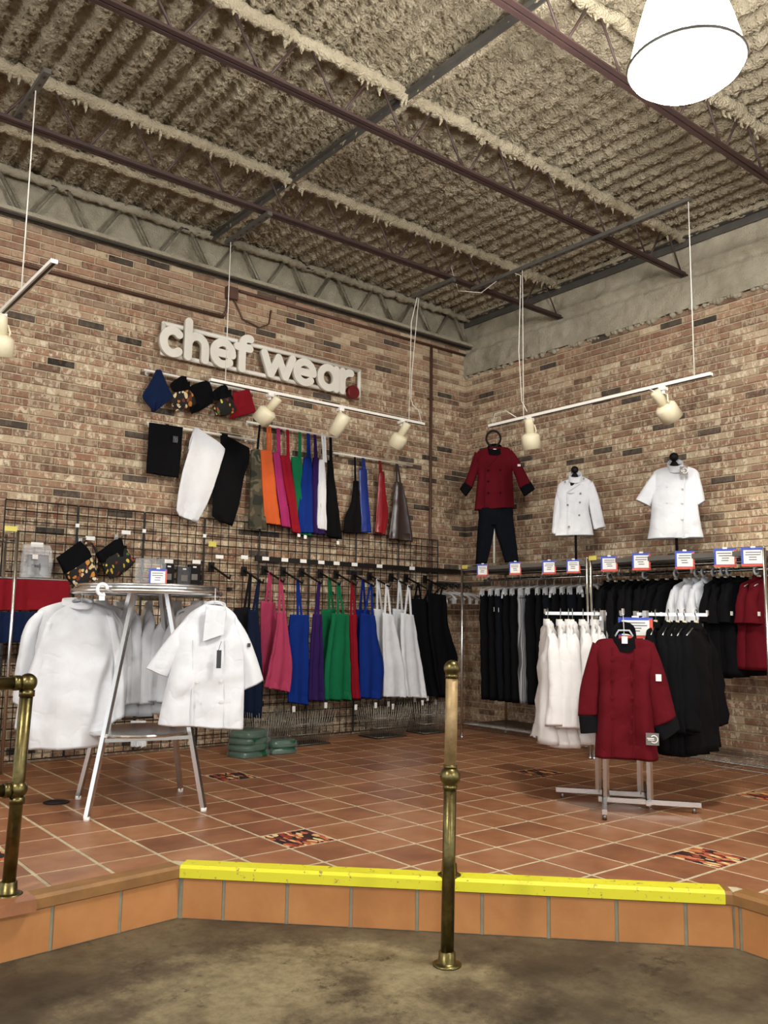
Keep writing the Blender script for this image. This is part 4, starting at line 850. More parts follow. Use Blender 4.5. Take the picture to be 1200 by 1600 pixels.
# --- price cards on the shelf edge
def card(c, w, h, n, label, cat='price card', parent=None, group='price cards on the shelf edge'):
    sd = UPV.cross(n).normalized(); ax = (sd, n, UPV); t = thing('price_card', label, cat, c-UPV*h/2, group)
    b = MB(); b.box(c, (w, .004, h), ax); mesh('blue_backing', b, 'paper_blue', t)
    b = MB(); b.box(c+sd*w*.44+n*.001-UPV*h*.04, (w*.12, .005, h*.92), ax); b.box(c+n*.001-UPV*h*.44, (w*.98, .005, h*.12), ax); mesh('red_border', b, 'paper_red', t)
    b = MB(); b.box(c+n*.003-UPV*.0*h, (w*.80, .004, h*.72), ax); pp = mesh('printed_sheet', b, 'paper', t)
    b = MB()
    for k in range(4): b.box(c+n*.0055+UPV*h*(.24-.13*k)+sd*w*(rnd.uniform(-.04, .04)), (w*(.62 if k < 2 else .32), .001, h*.045), ax)
    tag(mesh('print_lines', b, 'ink', pp), kind='stuff')
    b = MB(); b.box(c+UPV*h*.52-n*.004, (w*.2, .012, h*.10), ax); mesh('clip', b, 'paper', t)
    return t
cards = [(754, 891, 18, 19), (805, 888, 19, 20), (858, 886.5, 21, 21), (896, 885, 21, 21), (952, 881, 25, 23), (1002, 877.5, 27, 26), (1070, 875, 28, 27), (1133, 871.5, 31, 27), (1177, 870, 33, 27)]
for k, (px, py, w, h) in enumerate(cards):
    p = onx(px, py, XF-.03); sc = (p-CAM).length/FPX; card(p, w*sc*.98, h*sc, V((-.86, -.51, 0)), 'blue and red bordered price card, '+ORD[k]+' from the corner post')
# --- trousers on clip hangers
def pants_proto(mat, label, group):
    t = thing('trousers', label, 'trousers', (0, 0, 0), group); b = MB()
    b.garment([(V((-.145, 0, -.155)), V((.145, 0, -.155)), .018), (V((-.15, 0, -.25)), V((.15, 0, -.25)), .03), (V((-.145, 0, -.6)), V((.145, 0, -.6)), .038), (V((-.13, 0, -1.15)), V((.13, 0, -1.15)), .036)], V((0, 1, 0)), .03, 22, 22, .012, 4, .012, rnd.uniform(0, 9), .6); mesh('legs', b, mat, t, True, True)
    b = MB(); b.garment([(V((-.148, 0, -.15)), V((.148, 0, -.15)), .021), (V((-.15, 0, -.19)), V((.15, 0, -.19)), .026)], V((0, 1, 0)), .02, 4, 22, .003, 4, .003, 2, .6); mesh('waistband', b, mat, t, True, True)
    b = MB(); hook_mb(b); b.tube([(-.15, 0, -.105), (-.08, 0, -.09), (0, 0, -.075), (.08, 0, -.09), (.15, 0, -.105)], .008, 8); mesh('hanger', b, 'hanger_clear', t, True, True)
    for s in (-1, 1):
        b = MB(); b.box((s*.13, 0, -.135), (.03, .035, .06)); mesh('hanger_clip', b, 'hanger_clear', t, False, True)
    return t
PB = pants_proto('c_black', 'black trousers', 'trousers on the clip hangers'); PD = pants_proto('c_denim', 'dark trousers', 'trousers on the clip hangers'); PS = pants_proto('stripes', 'striped', 'trousers on the clip hangers')
ysp = [-.90-.098*i for i in range(14)]; fb = fd = True
for i, y in enumerate(ysp):
    loc = (XM, y, ZROD+.004); rz = rnd.uniform(-.12, .12)
    lab = ORD[i]+' pair of dark trousers from the corner post on the clip hangers'
    if i == 5: PS.location = loc; PS['label'] = 'grey striped trousers among the black ones on the rail'; continue
    src, first = (PD, fd) if i % 3 == 2 else (PB, fb)
    if first: src.location = loc; src.rotation_euler = (0, 0, rz); src['label'] = lab
    else: dup(src, loc, rz, lab)
    if src is PD: fd = False
    else: fb = False
for k, (px, py) in enumerate([(772, 952), (779, 953)]):
    p = onx(px, py, XM-.18); b = MB(); b.box(p, (.003, .028, .04), (V((.7, -.7, 0)), V((.7, .7, 0)), UPV)); tag(mesh('size_tag', b, 'paper', loc=p), ['left white size tag on the black trousers', 'right white size tag on the black trousers'][k], 'tag', 'size tags on the trousers')
# --- coats on the second unit
G2 = 'coats on the right wall rail'
def yrod(px): return onx(px, 905, XM).y
jb = jacket_proto('black', 'c_black', G2, True, .80, 1, tagm='paper'); jb2 = jacket_proto('black', 'c_black2', G2, False, .80, 5); jw = jacket_proto('white', 'c_white', G2, True, .52, 2); jr = jacket_proto('maroon', 'c_crimson', G2, True, .74, 3, tagm='paper')
RZ = math.pi+.1
xs = [950, 962, 974, 986, 998, 1012, 1026]
place(jb2, [((XM, yrod(x), ZROD+.004), RZ+rnd.uniform(-.15, .15)) for x in xs], [ORD[i]+' black coat from the left on the coat rail of the right unit' for i in range(len(xs))])
xs = [1042, 1056]; place(dup(jb, (0, 0, 0)), [((XM, yrod(x), ZROD+.004), RZ-.2) for x in xs], ['black coat just left of the white shirts, outer one', 'black coat touching the white shirts on their left'])
xs = [1078, 1092, 1105]; place(jw, [((XM, yrod(x), ZROD+.004), RZ-.25+.08*i) for i, x in enumerate(xs)], ['white short sleeved coat on the right rail, left one of three', 'white short sleeved coat on the right rail, middle one of three', 'white short sleeved coat on the right rail, right one of three'])
xs = [1122, 1134, 1147, 1160]; place(jb, [((XM, yrod(x), ZROD+.004), RZ+rnd.uniform(-.2, .1)) for x in xs], ['black short sleeved coat right of the white shirts, '+ORD[i]+' one' for i in range(4)])
xs = [1186, 1203]; place(jr, [((XM, yrod(x), ZROD+.004), RZ-.2) for x in xs], ['maroon coat at the right end of the rail, left one', 'maroon coat at the right end of the rail, right one'])
# --- size dividers on the rod
for k, px in enumerate([952, 1007, 1056, 1088, 1099, 1115, 1129, 1138, 1181]):
    y = onx(px, 895, XM).y; t = thing('size_divider', 'round white size divider on the coat rod, '+ORD[k]+' from the left', 'size divider', (XM, y, ZROD), 'size dividers')
    b = MB(); b.lathe([(.016, -.004), (.036, -.004), (.038, 0), (.036, .004), (.016, .004)], (XM, y, ZROD-.006), V((0, 1, 0)), 24, False); mesh('disc', b, 'divider', t, True)
    b = MB(); b.tube([(XM+.017*math.cos(a), y-.006, ZROD-.006+.017*math.sin(a)) for a in [2*math.pi*i/14 for i in range(14)]], .004, 5, True); mesh('size_mark', b, 'ink', t, True)
# --- empty clear hangers
def empty_hanger(loc, rz, label):
    t = thing('clear_hanger', label, 'hanger', (0, 0, 0), 'empty clear hangers'); b = MB(); hook_mb(b); mesh('hook', b, 'wire_chrome', t, True, True)
    b = MB(); b.tube([(-.19, 0, -.15), (-.12, 0, -.10), (0, 0, -.07), (.12, 0, -.10), (.19, 0, -.15)], .012, 8); mesh('shoulder_bar', b, 'hanger_clear', t, True, True)
    for s in (-1, 1):
        b = MB(); b.box((s*.16, 0, -.165), (.03, .03, .05)); mesh('clip', b, 'hanger_clear', t, False, True)
    t.location = loc; t.rotation_euler = (0, 0, rz); return t
h0 = empty_hanger((XM, yrod(790), ZROD+.004), RZ+.5, 'empty clear hanger on the trouser rail nearest the corner')
for i, px in enumerate((860, 905, 914, 925)): dup(h0, (XM, yrod(px), ZROD+.004), RZ+.6+.1*i, 'empty clear hanger on the trouser rail, '+ORD[i]+' of four towards the coats')
t = thing('hook_bar', 'black hook bar next to the room corner', 'hook', (-.3, -.1, 1.45)); b = MB(); b.box((-.33, -.09, 1.49), (.42, .015, .03)); mesh('bar', b, 'black_metal', t)
for i in range(5):
    b = MB(); x = -.50+.085*i; b.tube([(x, -.09, 1.49), (x, -.24, 1.45), (x, -.25, 1.47)], .007, 6); mesh('hook', b, 'black_metal', t, True)
    dup(h0, (x, -.19, 1.47), 1.57+.25*i, 'empty clear hanger on the corner hook bar, '+ORD[i]+' from the left')
# --- clothes displayed on top of the shelving
T0 = onx(773, 880, XM); n0 = facing(T0)
t, P, n = fjacket('maroon chef coat with black cuffs above black trousers on top of the shelving', T0, [((764, 699), (782, 698)), ((746, 706), (797, 702)), ((744, 722), (802, 722)), ((746, 742), (801, 740)), ((744, 770), (802, 768)), ((741, 798), (804, 794))],
  [[((742, 706), (756, 716)), ((736, 724), (749, 732)), ((731, 740), (745, 743)), ((725, 755), (738, 763))], [((799, 702), (795, 720)), ((810, 717), (801, 735)), ((821, 738), (806, 748)), ((830, 755), (812, 764))]], 'c_crimson', None,
  [[((725, 754), (738, 763)), ((718, 764), (728, 776))], [((830, 753), (812, 763)), ((836, 764), (819, 776))]], 'c_black', ((773, 702), 11, 9), 'c_black', th=.055, sth=.032, k=5, seed=3, buttons=[(763, 735), (763, 752), (763, 770), (782, 735), (782, 752), (782, 770)], btnmat='c_black', placket=[((778, 712), (763, 729)), ((758, 730), (757, 794))])
b = MB(); b.box(P((773, 704), .06), (.03, .003, .035), (UPV.cross(n), n, UPV)); mesh('neck_label', b, 'paper', t); b = MB(); b.box(P((811, 727), .05), (.03, .003, .022), (UPV.cross(n), n, UPV)); mesh('sleeve_label', b, 'paper', t)
t = thing('body_form', 'black ring topped hanging form on a white pole carrying the maroon outfit', 'body form', V((T0.x, T0.y, 1.62)))
P0 = lambda a, o=0.: onp(a[0], a[1], T0+n0*o, n0); sd = UPV.cross(n0); c = P0((771, 686)); sc = (c-CAM).length/FPX
b = MB(); b.tube([c+sd*(11*sc*math.cos(a)*(1-.18*(math.sin(a) < 0)*abs(math.sin(a))))+UPV*(13*sc*math.sin(a)) for a in [2*math.pi*i/28 for i in range(28)]], 1.7*sc, 10, True); mesh('head_ring', b, 'black_plastic', t, True)
b = MB(); b.cyl(P0((772, 880)), P0((772, 712)), .010, 10); mesh('pole', b, 'white_paint', t, True); b = MB(); q = P0((772, 880)); b.cyl(V((q.x, q.y, 1.62)), V((q.x, q.y, 1.635)), .07, 20); mesh('base', b, 'black_metal', t)
t = thing('trousers', 'baggy black trousers hanging below the maroon coat on the shelving', 'trousers', V((T0.x, T0.y, 1.63)))
for sgn, rows in ((0, [((749, 797), (775, 797)), ((746, 828), (773, 824)), ((744, 858), (767, 855)), ((743, 881), (761, 880))]), (1, [((771, 797), (800, 795)), ((772, 824), (804, 826)), ((781, 852), (808, 856)), ((789, 879), (810, 878))])):
    b = MB(); b.garment([(P0(a), P0(c), .05) for a, c in rows], n0, .05, 18, 22, .014, 4, .012, 5+sgn, .7); mesh('leg', b, 'c_denim', t, True)
b = MB(); b.garment([(P0((748, 794)), P0((801, 793)), .052), (P0((748, 806)), P0((802, 804)), .055), (P0((752, 822)), P0((796, 822)), .045)], n0, .05, 10, 26, .006, 4, .006, 2, .7); mesh('waist', b, 'c_denim', t, True)
def bust(px, py, r, poletop, polebot, neckw, label):
    pt = onx(px, polebot, XM); n = facing(pt); Q = lambda a: onp(a[0], a[1], pt, n); c = Q((px, py)); sc = (c-CAM).length/FPX
    t = thing('display_stand', label, 'display stand', V((pt.x, pt.y, 1.62)), 'black display stands'); b = MB(); b.sphere(c, r*sc, 12); mesh('head_ball', b, 'black_plastic', t, True)
    b = MB(); z = lambda d: -d*sc; b.lathe([(.3*r*sc, z(r*.8)), (.6*r*sc, z(r*1.2)), (neckw*sc*.8, z(r*2)), (neckw*sc, z(r*2.8)), (neckw*1.1*sc, z(r*4.5)), (neckw*.6*sc, z(r*6))], c, n=20); b.v = [c+(v-c)-n*((v-c).dot(n)*.35) for v in b.v]; mesh('neck', b, 'black_plastic', t, True)
    b = MB(); q = V((c.x, c.y, 1.62)); b.cyl(q, c-UPV*r*5*sc, .011, 10); mesh('pole', b, 'black_plastic', t, True); b = MB(); b.cyl(q, q+V((0, 0, .012)), .085, 24); mesh('base', b, 'black_plastic', t, True)
    return pt
p1 = bust(898, 734, 5.6, 845, 868, 7.5, 'black ball headed stand under the long sleeved white coat'); p2 = bust(1053, 714, 6.6, 845, 862, 9, 'black ball headed stand under the short sleeved white coat')
fjacket('long sleeved white chef coat displayed on top of the shelving', p1, [((890, 748), (909, 744)), ((873, 756), (924, 752)), ((870, 775), (926, 772)), ((873, 800), (920, 792)), ((871, 820), (924, 815)), ((867, 838), (928, 837))],
  [[((873, 757), (884, 765)), ((867, 780), (877, 785)), ((864, 806), (874, 806)), ((862, 834), (870, 836))], [((926, 752), (915, 764)), ((934, 772), (919, 782)), ((940, 796), (923, 804)), ((946, 824), (928, 828))]], 'c_white', None, None, None, ((899, 745), 10, 9), th=.06, sth=.028, fold=.014, k=5, seed=7, buttons=[(887, 789), (907, 771), (906, 785), (905, 805), (905, 824), (889, 823), (912, 748), (883, 753)], btnmat='tag_grey', placket=[((906, 756), (886, 769)), ((886, 769), (887, 836)), ((886, 770), (897, 770))])
t, P, n = fjacket('short sleeved white chef coat displayed on top of the shelving', p2, [((1044, 729), (1066, 727)), ((1022, 737), (1090, 736)), ((1018, 760), (1094, 758)), ((1018, 790), (1091, 788)), ((1015, 820), (1095, 818)), ((1011, 843), (1100, 841))],
  [[((1022, 738), (1034, 752)), ((1012, 752), (1026, 768)), ((1002, 767), (1020, 780)), ((993, 781), (1016, 792))], [((1090, 737), (1082, 752)), ((1095, 752), (1085, 768)), ((1099, 767), (1087, 780)), ((1102, 783), (1088, 791))]], 'c_white', None, None, None, ((1055, 728), 11, 10), th=.075, sth=.04, fold=.018, k=5, seed=9, buttons=[(1042, 760), (1042, 785), (1066, 762), (1066, 785), (1066, 810)], btnmat='c_white', placket=[((1070, 742), (1068, 838))])
logo_tag(t, P, 1062, 729, 1075, 742, .125)
# ================================================================== FOUR WAY STAND WITH COATS
TC = V((-2.10, -3.54, 0)); TA = V((.6, -.8, 0)); TB = V((-.8, -.6, 0)); ZA = 1.15
st = thing('four_way_stand', 'chrome four way garment stand carrying white, black and maroon coats', 'garment stand', TC)
for i, (s, r) in enumerate(((-1, -1), (-1, 1), (1, -1), (1, 1))):
    u = TC+TA*(s*.125-(.035 if r < 0 else -.012))+TB*(r*.11); b = MB(); b.bar(u+V((0, 0, .05)), u+V((0, 0, ZA+.02)), .026, .026, V((1, 0, 0))); mesh('upright', b, 'chrome', st)
for p, q in ((TC+TB*-.11+TA*.16, TC+TB*-.11-TA*.42), (TC+TB*.11-TA*.16, TC+TB*.11+TA*.42), (TC-TA*.125-TB*.16, TC-TA*.125+TB*.48), (TC+TA*.125+TB*.16, TC+TA*.125-TB*.48)):
    b = MB(); b.bar(p+V((0, 0, .05)), q+V((0, 0, .05)), .028, .028); f = mesh('foot_bar', b, 'chrome', st)
    b = MB(); e = q+(p-q).normalized()*.04; b.cyl(e, e+V((0, 0, .036)), .014, 10, .006); mesh('leveller', b, 'wire_chrome', f, True)
for d, l0, l1, o in ((TA, -.47, -.09, TB*-.02), (TA, .09, .50, TB*.02), (TB, .09, .36, TA*0), (TB, -.36, -.09, TA*0)):
    b = MB(); b.bar(TC+d*l0+o+V((0, 0, ZA)), TC+d*l1+o+V((0, 0, ZA)), .012, .020); a = mesh('arm', b, 'chrome', st)
    b = MB(); e = l0 if abs(l0) > abs(l1) else l1; b.box(TC+d*e+o+V((0, 0, ZA+.012)), (.012, .012, .03)); mesh('end_stop', b, 'chrome', a)
b = MB()
for s in (-1, 1): b.bar(TC+TA*(s*.125)-TB*.12+V((0, 0, ZA-.03)), TC+TA*(s*.125)+TB*.12+V((0, 0, ZA-.03)), .02, .025)
mesh('top_frame', b, 'chrome', st)
GW = 'white coats on the four way stand'; GB = 'black coats on the four way stand'
rb = math.atan2(TB.y, TB.x)
w1 = jacket_proto('w', 'c_offwhite', GW, False, .80, 11, th=.045)
ss = [-.455, -.375, -.325, -.30, -.235, -.165, -.13]
place(w1, [(TC+TA*s-TB*.02+V((0, 0, ZA+.012)), rb+a) for s, a in zip(ss, (.16, .10, .06, .02, .08, .02, .0))], [ORD[i]+' white coat from the left end of the stand arm' for i in range(7)])
k1 = jacket_proto('b', 'c_black', GB, False, .82, 15, th=.05)
ss = [.20, .275, .33, .37, .435]
place(k1, [(TC+TA*s+TB*.02+V((0, 0, ZA+.012)), rb+a) for s, a in zip(ss, (-.22, -.26, -.30, -.34, -.40))], [ORD[i]+' black coat on the right arm of the stand, counted outwards' for i in range(5)])
pr = TC+TB*.34
t, P, n = fjacket('maroon chef coat with black collar and cuffs on the front of the stand', pr, [((961, 997), (989, 997)), ((933, 1001), (1018, 1003)), ((930, 1025), (1022, 1028)), ((935, 1070), (1016, 1070)), ((932, 1125), (1022, 1125)), ((929, 1181), (1029, 1187))],
  [[((926, 1003), (946, 1014)), ((915, 1040), (938, 1050)), ((906, 1078), (936, 1084)), ((903, 1118), (934, 1117))], [((1021, 1003), (1006, 1020)), ((1034, 1035), (1010, 1058)), ((1046, 1075), (1013, 1098)), ((1057, 1121), (1019, 1137))]], 'c_crimson', None,
  [[((904, 1117), (935, 1116)), ((907, 1145), (937, 1143))], [((1057, 1119), (1019, 1136)), ((1063, 1138), (1033, 1159))]], 'c_black2', ((975, 995), 17, 18), 'c_black', th=.085, sth=.05, fold=.02, k=4.5, seed=2, buttons=[(957, 1030), (957, 1060), (957, 1090), (957, 1120), (988, 1030), (988, 1060), (988, 1090), (988, 1120), (986, 1144)], btnmat='c_crimson', placket=[((956, 1012), (957, 1182)), ((991, 1014), (990, 1184))])
logo_tag(t, P, 1009, 1145, 1030, 1165, .12, 'tag_grey'); b = MB(); b.box(P((1029, 1059), .07), (.03, .003, .038), (UPV.cross(n), n, UPV)); mesh('sleeve_label', b, 'paper', t)
b = MB(); b.box(P((976, 1000), .088), (.032, .003, .04), (UPV.cross(n), n, UPV)); mesh('neck_label', b, 'paper', t)
b = MB(); q = P((975, 985)); b.tube([q+V((0, 0, -.05)), q, V((pr.x, pr.y, ZA-.01)), V((pr.x, pr.y, ZA+.02))], .003, 6); sdv = UPV.cross(n); b.tube([q-sdv*.06-UPV*.05, q-sdv*.03, q+sdv*.03, q+sdv*.06-UPV*.05], .006, 6); mesh('hanger', b, 'hanger_clear', t, True)
pc = TC+TB*.14; c = onp(993, 981, pc, facing(pc)); card(c, .20, .125, facing(c), 'larger price card standing on top of the garment stand', group='price card on the stand')
# ================================================================== ROUND RACK
RC = V((-4.478, -1.87, 0)); RR = .425; ZT = 1.235
rr = thing('round_rack', 'chrome round garment rack with splayed legs on the left', 'garment rack', RC)
circ = lambda r, z, n=48: [RC+V((r*math.cos(2*math.pi*i/n), r*math.sin(2*math.pi*i/n), z)) for i in range(n)]
b = MB(); b.tube(circ(RR, ZT), .016, 10, True); mesh('hang_ring', b, 'chrome', rr, True)
b = MB(); b.lathe([(.001, ZT+.008), (RR-.03, ZT+.008), (RR-.02, ZT+.014), (RR-.02, ZT+.026), (RR-.03, ZT+.03), (.001, ZT+.03)], RC, n=48); mesh('top_plate', b, 'chrome', rr, False)
b = MB(); b.tube(circ(RR-.02, ZT+.035), .008, 8, True); mesh('plate_rim', b, 'chrome', rr, True)
feet = [V((-4.859, -2.088, 0)), V((-4.245, -2.236, 0)), V((-4.703, -1.512, 0)), V((-4.105, -1.645, 0))]
tops = [onz(207, 938, ZT), onz(262, 938, ZT), None, None]
tips = [RC+(f-RC)*.30+V((0, 0, ZT)) for f in feet]; mids = []
for f, q in zip(feet, tips):
    b = MB(); b.bar(f+V((0, 0, .012)), q, .026, .026, (f-RC).normalized()); l = mesh('leg', b, 'chrome', rr); b = MB(); b.cyl(f, f+V((0, 0, .022)), .017, 12); mesh('foot_cap', b, 'paper', l, True); mids.append(f+(q-f)*.33)
for i, j in ((0, 1), (1, 3), (3, 2), (2, 0)):
    b = MB(); b.bar(mids[i], mids[j], .024, .02); mesh('brace', b, 'chrome', rr)
b = MB(); b.lathe([(.001, mids[0].z+.012), (.30, mids[0].z+.012), (.305, mids[0].z+.02), (.30, mids[0].z+.028), (.001, mids[0].z+.028)], RC, n=40); mesh('lower_shelf', b, 'chrome', rr)
n = facing(RC); pj1 = RC+n*-.02+V((-.36, .12, 0)); pj2 = RC+n*.30+V((.33, -.12, 0))
t, P, nn = fjacket('large white chef coat seen from behind on the left of the round rack', pj1, [((112, 942), (144, 942)), ((80, 962), (168, 957)), ((64, 1000), (178, 985)), ((52, 1050), (182, 1040)), ((46, 1110), (178, 1105)), ((43, 1171), (170, 1163))],
  [[((72, 970), (84, 975)), ((52, 1030), (70, 1035)), ((32, 1085), (58, 1085)), ((22, 1138), (50, 1146))], [((164, 960), (178, 964)), ((174, 1010), (190, 1012)), ((178, 1060), (195, 1065)), ((172, 1130), (195, 1118))]], 'c_white', 'coats on the round rack', None, None, ((128, 943), 15, 7), th=.09, sth=.05, fold=.022, k=4, seed=4)
b = MB(); q = P((128, 938)); b.tube([q-UPV*.03, q+UPV*.02, V((q.x, q.y, ZT+.025))], .003, 6); mesh('hanger', b, 'hanger_clear', t, True)
t, P, nn = fjacket('short sleeved white chef coat with a dark hang tag on the round rack', pj2, [((319, 944), (354, 948)), ((292, 962), (370, 964)), ((270, 1000), (380, 998)), ((264, 1050), (382, 1045)), ((254, 1095), (381, 1092)), ((247, 1131), (380, 1138))],
  [[((294, 962), (296, 985)), ((268, 990), (282, 1018)), ((246, 1018), (270, 1042)), ((228, 1044), (262, 1058))], [((368, 962), (366, 985)), ((386, 990), (374, 1020)), ((400, 1024), (379, 1050)), ((412, 1063), (381, 1078))]], 'c_white', 'coats on the round rack', None, None, ((336, 948), 16, 8), th=.09, sth=.05, fold=.014, k=4, seed=6, buttons=[(308, 1065), (309, 1096), (346, 1064), (346, 1096)], btnmat='c_offwhite', placket=[((352, 952), (348, 990)), ((348, 990), (320, 1000)), ((302, 1000), (300, 1132)), ((352, 1000), (350, 1135))])
b = MB(); b.prism([P(a, .085) for a in ((322, 952), (353, 955), (349, 991), (317, 1002))], nn*.022); mesh('lapel_flap', b, 'c_white', t)
b = MB(); c = P((342, 1030), .14); sd = UPV.cross(nn); b.box(c, (.026, .003, .10), (sd, nn, UPV)); hg = mesh('hang_tag', b, 'tag_dark', t); wire(t, None, None, .0015, 'tag_string', 'tag_dark', [P((346, 1002), .12), P((341, 1017), .14)])
b = MB(); c = P((389, 1008), .07); b.box(c, (.018, .003, .022), (sd, nn, UPV)); mesh('sleeve_label', b, 'tag_dark', t)
b = MB(); q = P((336, 940)); b.tube([q-UPV*.03, q+UPV*.02, V((q.x, q.y, ZT+.025))], .003, 6); b.tube([q-sd*.06-UPV*.03, q-sd*.02, q+sd*.02, q+sd*.06-UPV*.03], .006, 6); mesh('hanger', b, 'hanger_clear', t, True)
w2 = jacket_proto('w', 'c_white', 'coats on the round rack', False, .76, 21, th=.05)
angs = [135, 112, 90, 66, 42, 18]
place(w2, [(RC+V((RR*math.cos(math.radians(a)), RR*math.sin(math.radians(a)), ZT+.012)), math.radians(a)+.1) for a in angs], [ORD[i]+' white coat from the left at the back of the round rack' for i in range(6)])
w3 = dup(w2, RC+V((RR*math.cos(math.radians(300)), RR*math.sin(math.radians(300)), ZT+.012)), math.radians(330), 'white coat edge between the two big coats on the round rack')
w3.location = RC+V((RR*math.cos(math.radians(145)), RR*math.sin(math.radians(145)), ZT+.012)); w3.rotation_euler = (0, 0, math.radians(150))
# hook clip on the ring and an acrylic sign standing on the plate
p = onp(160, 921, RC+n*.4, n); t = thing('size_divider', 'white size divider clipped on the front of the round rack', 'size divider', p); sd = UPV.cross(n)
b = MB(); b.tube([p+sd*(.026*math.cos(a))+UPV*(.03*math.sin(a)) for a in [2*math.pi*i/20 for i in range(18)]], .010, 8); mesh('disc', b, 'divider', t, True); b = MB(); b.box(p-UPV*.045, (.03, .012, .03), (sd, n, UPV)); mesh('tab', b, 'divider', t)
pt = RC+V((.05, .02, 0)); q0, q1 = onp(214, 915, pt, n), onp(256, 875, pt, n); c = (q0+q1)/2; c.z = ZT+.03+.09
t = thing('acrylic_sign_holder', 'clear acrylic sign holder standing on the round rack', 'sign holder', V((c.x, c.y, ZT+.03)))
b = MB(); b.box(c-sd*.0, (.18, .003, .18), (sd, n, UPV)); b.box(c+V((0, 0, -.088))+n*.03, (.18, .06, .004), (sd, n, UPV)); mesh('clear_panel', b, 'clear_plastic', t)
card(V((c.x, c.y, ZT+.03+.065))+n*.012+sd*.045, .105, .105, n, 'blue and red price card in the acrylic holder on the round rack', group='price card on the round rack')
# ================================================================== LEFT SHELVING, GRID GOODS
Y0 = -.40; pp = ony(28, 830, Y0); xp = pp.x; zt = pp.z
t = thing('wire_shelving', 'chrome wire shelving unit at the left edge of the picture', 'shelving', (xp-.6, Y0+.15, 0))
for x, y in ((xp, Y0), (xp, Y0+.30), (xp-1.2, Y0), (xp-1.2, Y0+.30)):
    b = MB(); b.cyl((x, y, 0), (x, y, zt), .0125, 12); mesh('post', b, 'chrome', t, True)
for z in (zt-.05, .62, .15):
    b = MB()
    for k in range(36): x = xp-1.2*k/35; b.tube([(x, Y0, z), (x, Y0+.30, z)], .0022, 4)
    for y in (Y0, Y0+.3):
        for dz in (0, -.035): b.tube([(xp-1.2, y, z+dz), (xp, y, z+dz)], .0035, 5)
        b.tube([V((xp-1.2*k/35, y, z-(0 if k % 2 else .035))) for k in range(36)], .0022, 4)
    for x in (xp, xp-1.2): b.tube([(x, Y0, z-.02), (x, Y0+.3, z-.02)], .0035, 5)
    tag(mesh('wire_deck', b, 'wire_chrome', t, True), kind='stuff')
p = ony(17, 826, Y0-.015); b = MB(); b.box(p, (.085, .004, .036)); tag(mesh('yellow_label', b, 'paper_yellow', loc=p), 'yellow label on the left chrome shelving', 'label')
def hung(name, label, cat, rows, mat, off, **kw):
    R_ = [(Lp(*a, off), Lp(*c, off)) for a, c in rows]; bot = (R_[-1][0]+R_[-1][1])/2; t = thing(name, label, cat, V((bot.x, -off, bot.z)), kw.get('group')); b = MB(); b.garment(R_, NL, kw.get('t', .03), 18, 40, kw.get('fold', .015), kw.get('k', 7), .01, kw.get('seed', 1), .5); mesh('cloth_panel', b, mat, t, True); return t
t = hung('folded_cloth', 'dark red cloth draped on the shelving at the left', 'cloth', [((-70, 903), (107, 908)), ((-70, 925), (109, 925)), ((-70, 954), (106, 954))], 'c_redroll', .24, fold=.012)
t = hung('folded_cloth', 'navy cloth draped below the red one at the left', 'cloth', [((-70, 956), (107, 956)), ((-70, 980), (108, 978)), ((-70, 1004), (103, 1003))], 'c_navy2', .24, fold=.016)
b = MB(); z = Lp(50, 905, .24).z; b.cyl((-5.6, -.24, z), (Lp(104, 905, .24).x, -.24, z), .010, 10); t = tag(mesh('cloth_rail', b, 'wire_chrome', loc=(-5.2, -.24, z)), 'chrome rail carrying the red and navy cloth', 'rail')
# plastic bag with a folded black garment
A = [Lp(*p, .10) for p in ((32, 852), (80, 856), (80, 902), (34, 904))]; c = sum(A, V((0, 0, 0)))/4
t = thing('plastic_bag', 'clear plastic bag with folded black clothing on the grid panel', 'bag', c-UPV*.1); b = MB(); b.garment([(Lp(36, 850, .12), Lp(78, 852, .12), .012), (Lp(34, 862, .12), Lp(81, 864, .12), .03), (Lp(32, 885, .12), Lp(81, 886, .12), .04), (Lp(32, 903, .12), Lp(80, 904, .12), .03)], NL, .03, 16, 30, .012, 6, .02, 2); mesh('bag_film', b, 'bag_film', t, True)
b = MB(); b.garment([(Lp(43, 866, .12), Lp(76, 868, .12), .016), (Lp(42, 885, .12), Lp(76, 886, .12), .022), (Lp(42, 900, .12), Lp(75, 901, .12), .02)], NL, .02, 8, 20, .006, 6, .006, 3, .4); mesh('folded_garment', b, 'wrap_grey', t, True)
b = MB(); b.box(Lp(58, 851, .10), (.09, .004, .035)); mesh('header_card', b, 'paper', t); b = MB(); b.box(Lp(55, 870, .165), (.04, .003, .035)); mesh('bag_label', b, 'paper', t)
# caps on the grid
t = thing('printed_hat', 'black cap with a beer mug print band on the grid panel', 'cap', Lp(122, 918, .14), 'printed caps on the grid')
b = MB(); b.garment([(Lp(88, 872, .15), Lp(126, 845, .15), .02), (Lp(96, 886, .15), Lp(139, 860, .15), .04), (Lp(102, 898, .15), Lp(143, 872, .15), .045)], NL, .04, 14, 26, .01, 5, .012, 1); mesh('crown', b, 'c_black', t, True)
b = MB(); b.garment([(Lp(101, 897, .16), Lp(143, 870, .16), .045), (Lp(108, 908, .16), Lp(150, 890, .16), .045), (Lp(118, 918, .16), Lp(152, 906, .16), .035)], NL, .04, 12, 26, .006, 5, .006, 1); mesh('printed_band', b, 'print_mugs', t, True)
b = MB(); b.tube([Lp(132, 848, .13), Lp(146, 850, .13), Lp(153, 868, .13), Lp(152, 895, .13)], .012, 6); mesh('tie', b, 'print_mugs', t, True)
t = thing('printed_hat', 'black cap with a chilli pepper print band on the grid panel', 'cap', Lp(180, 904, .14), 'printed caps on the grid')
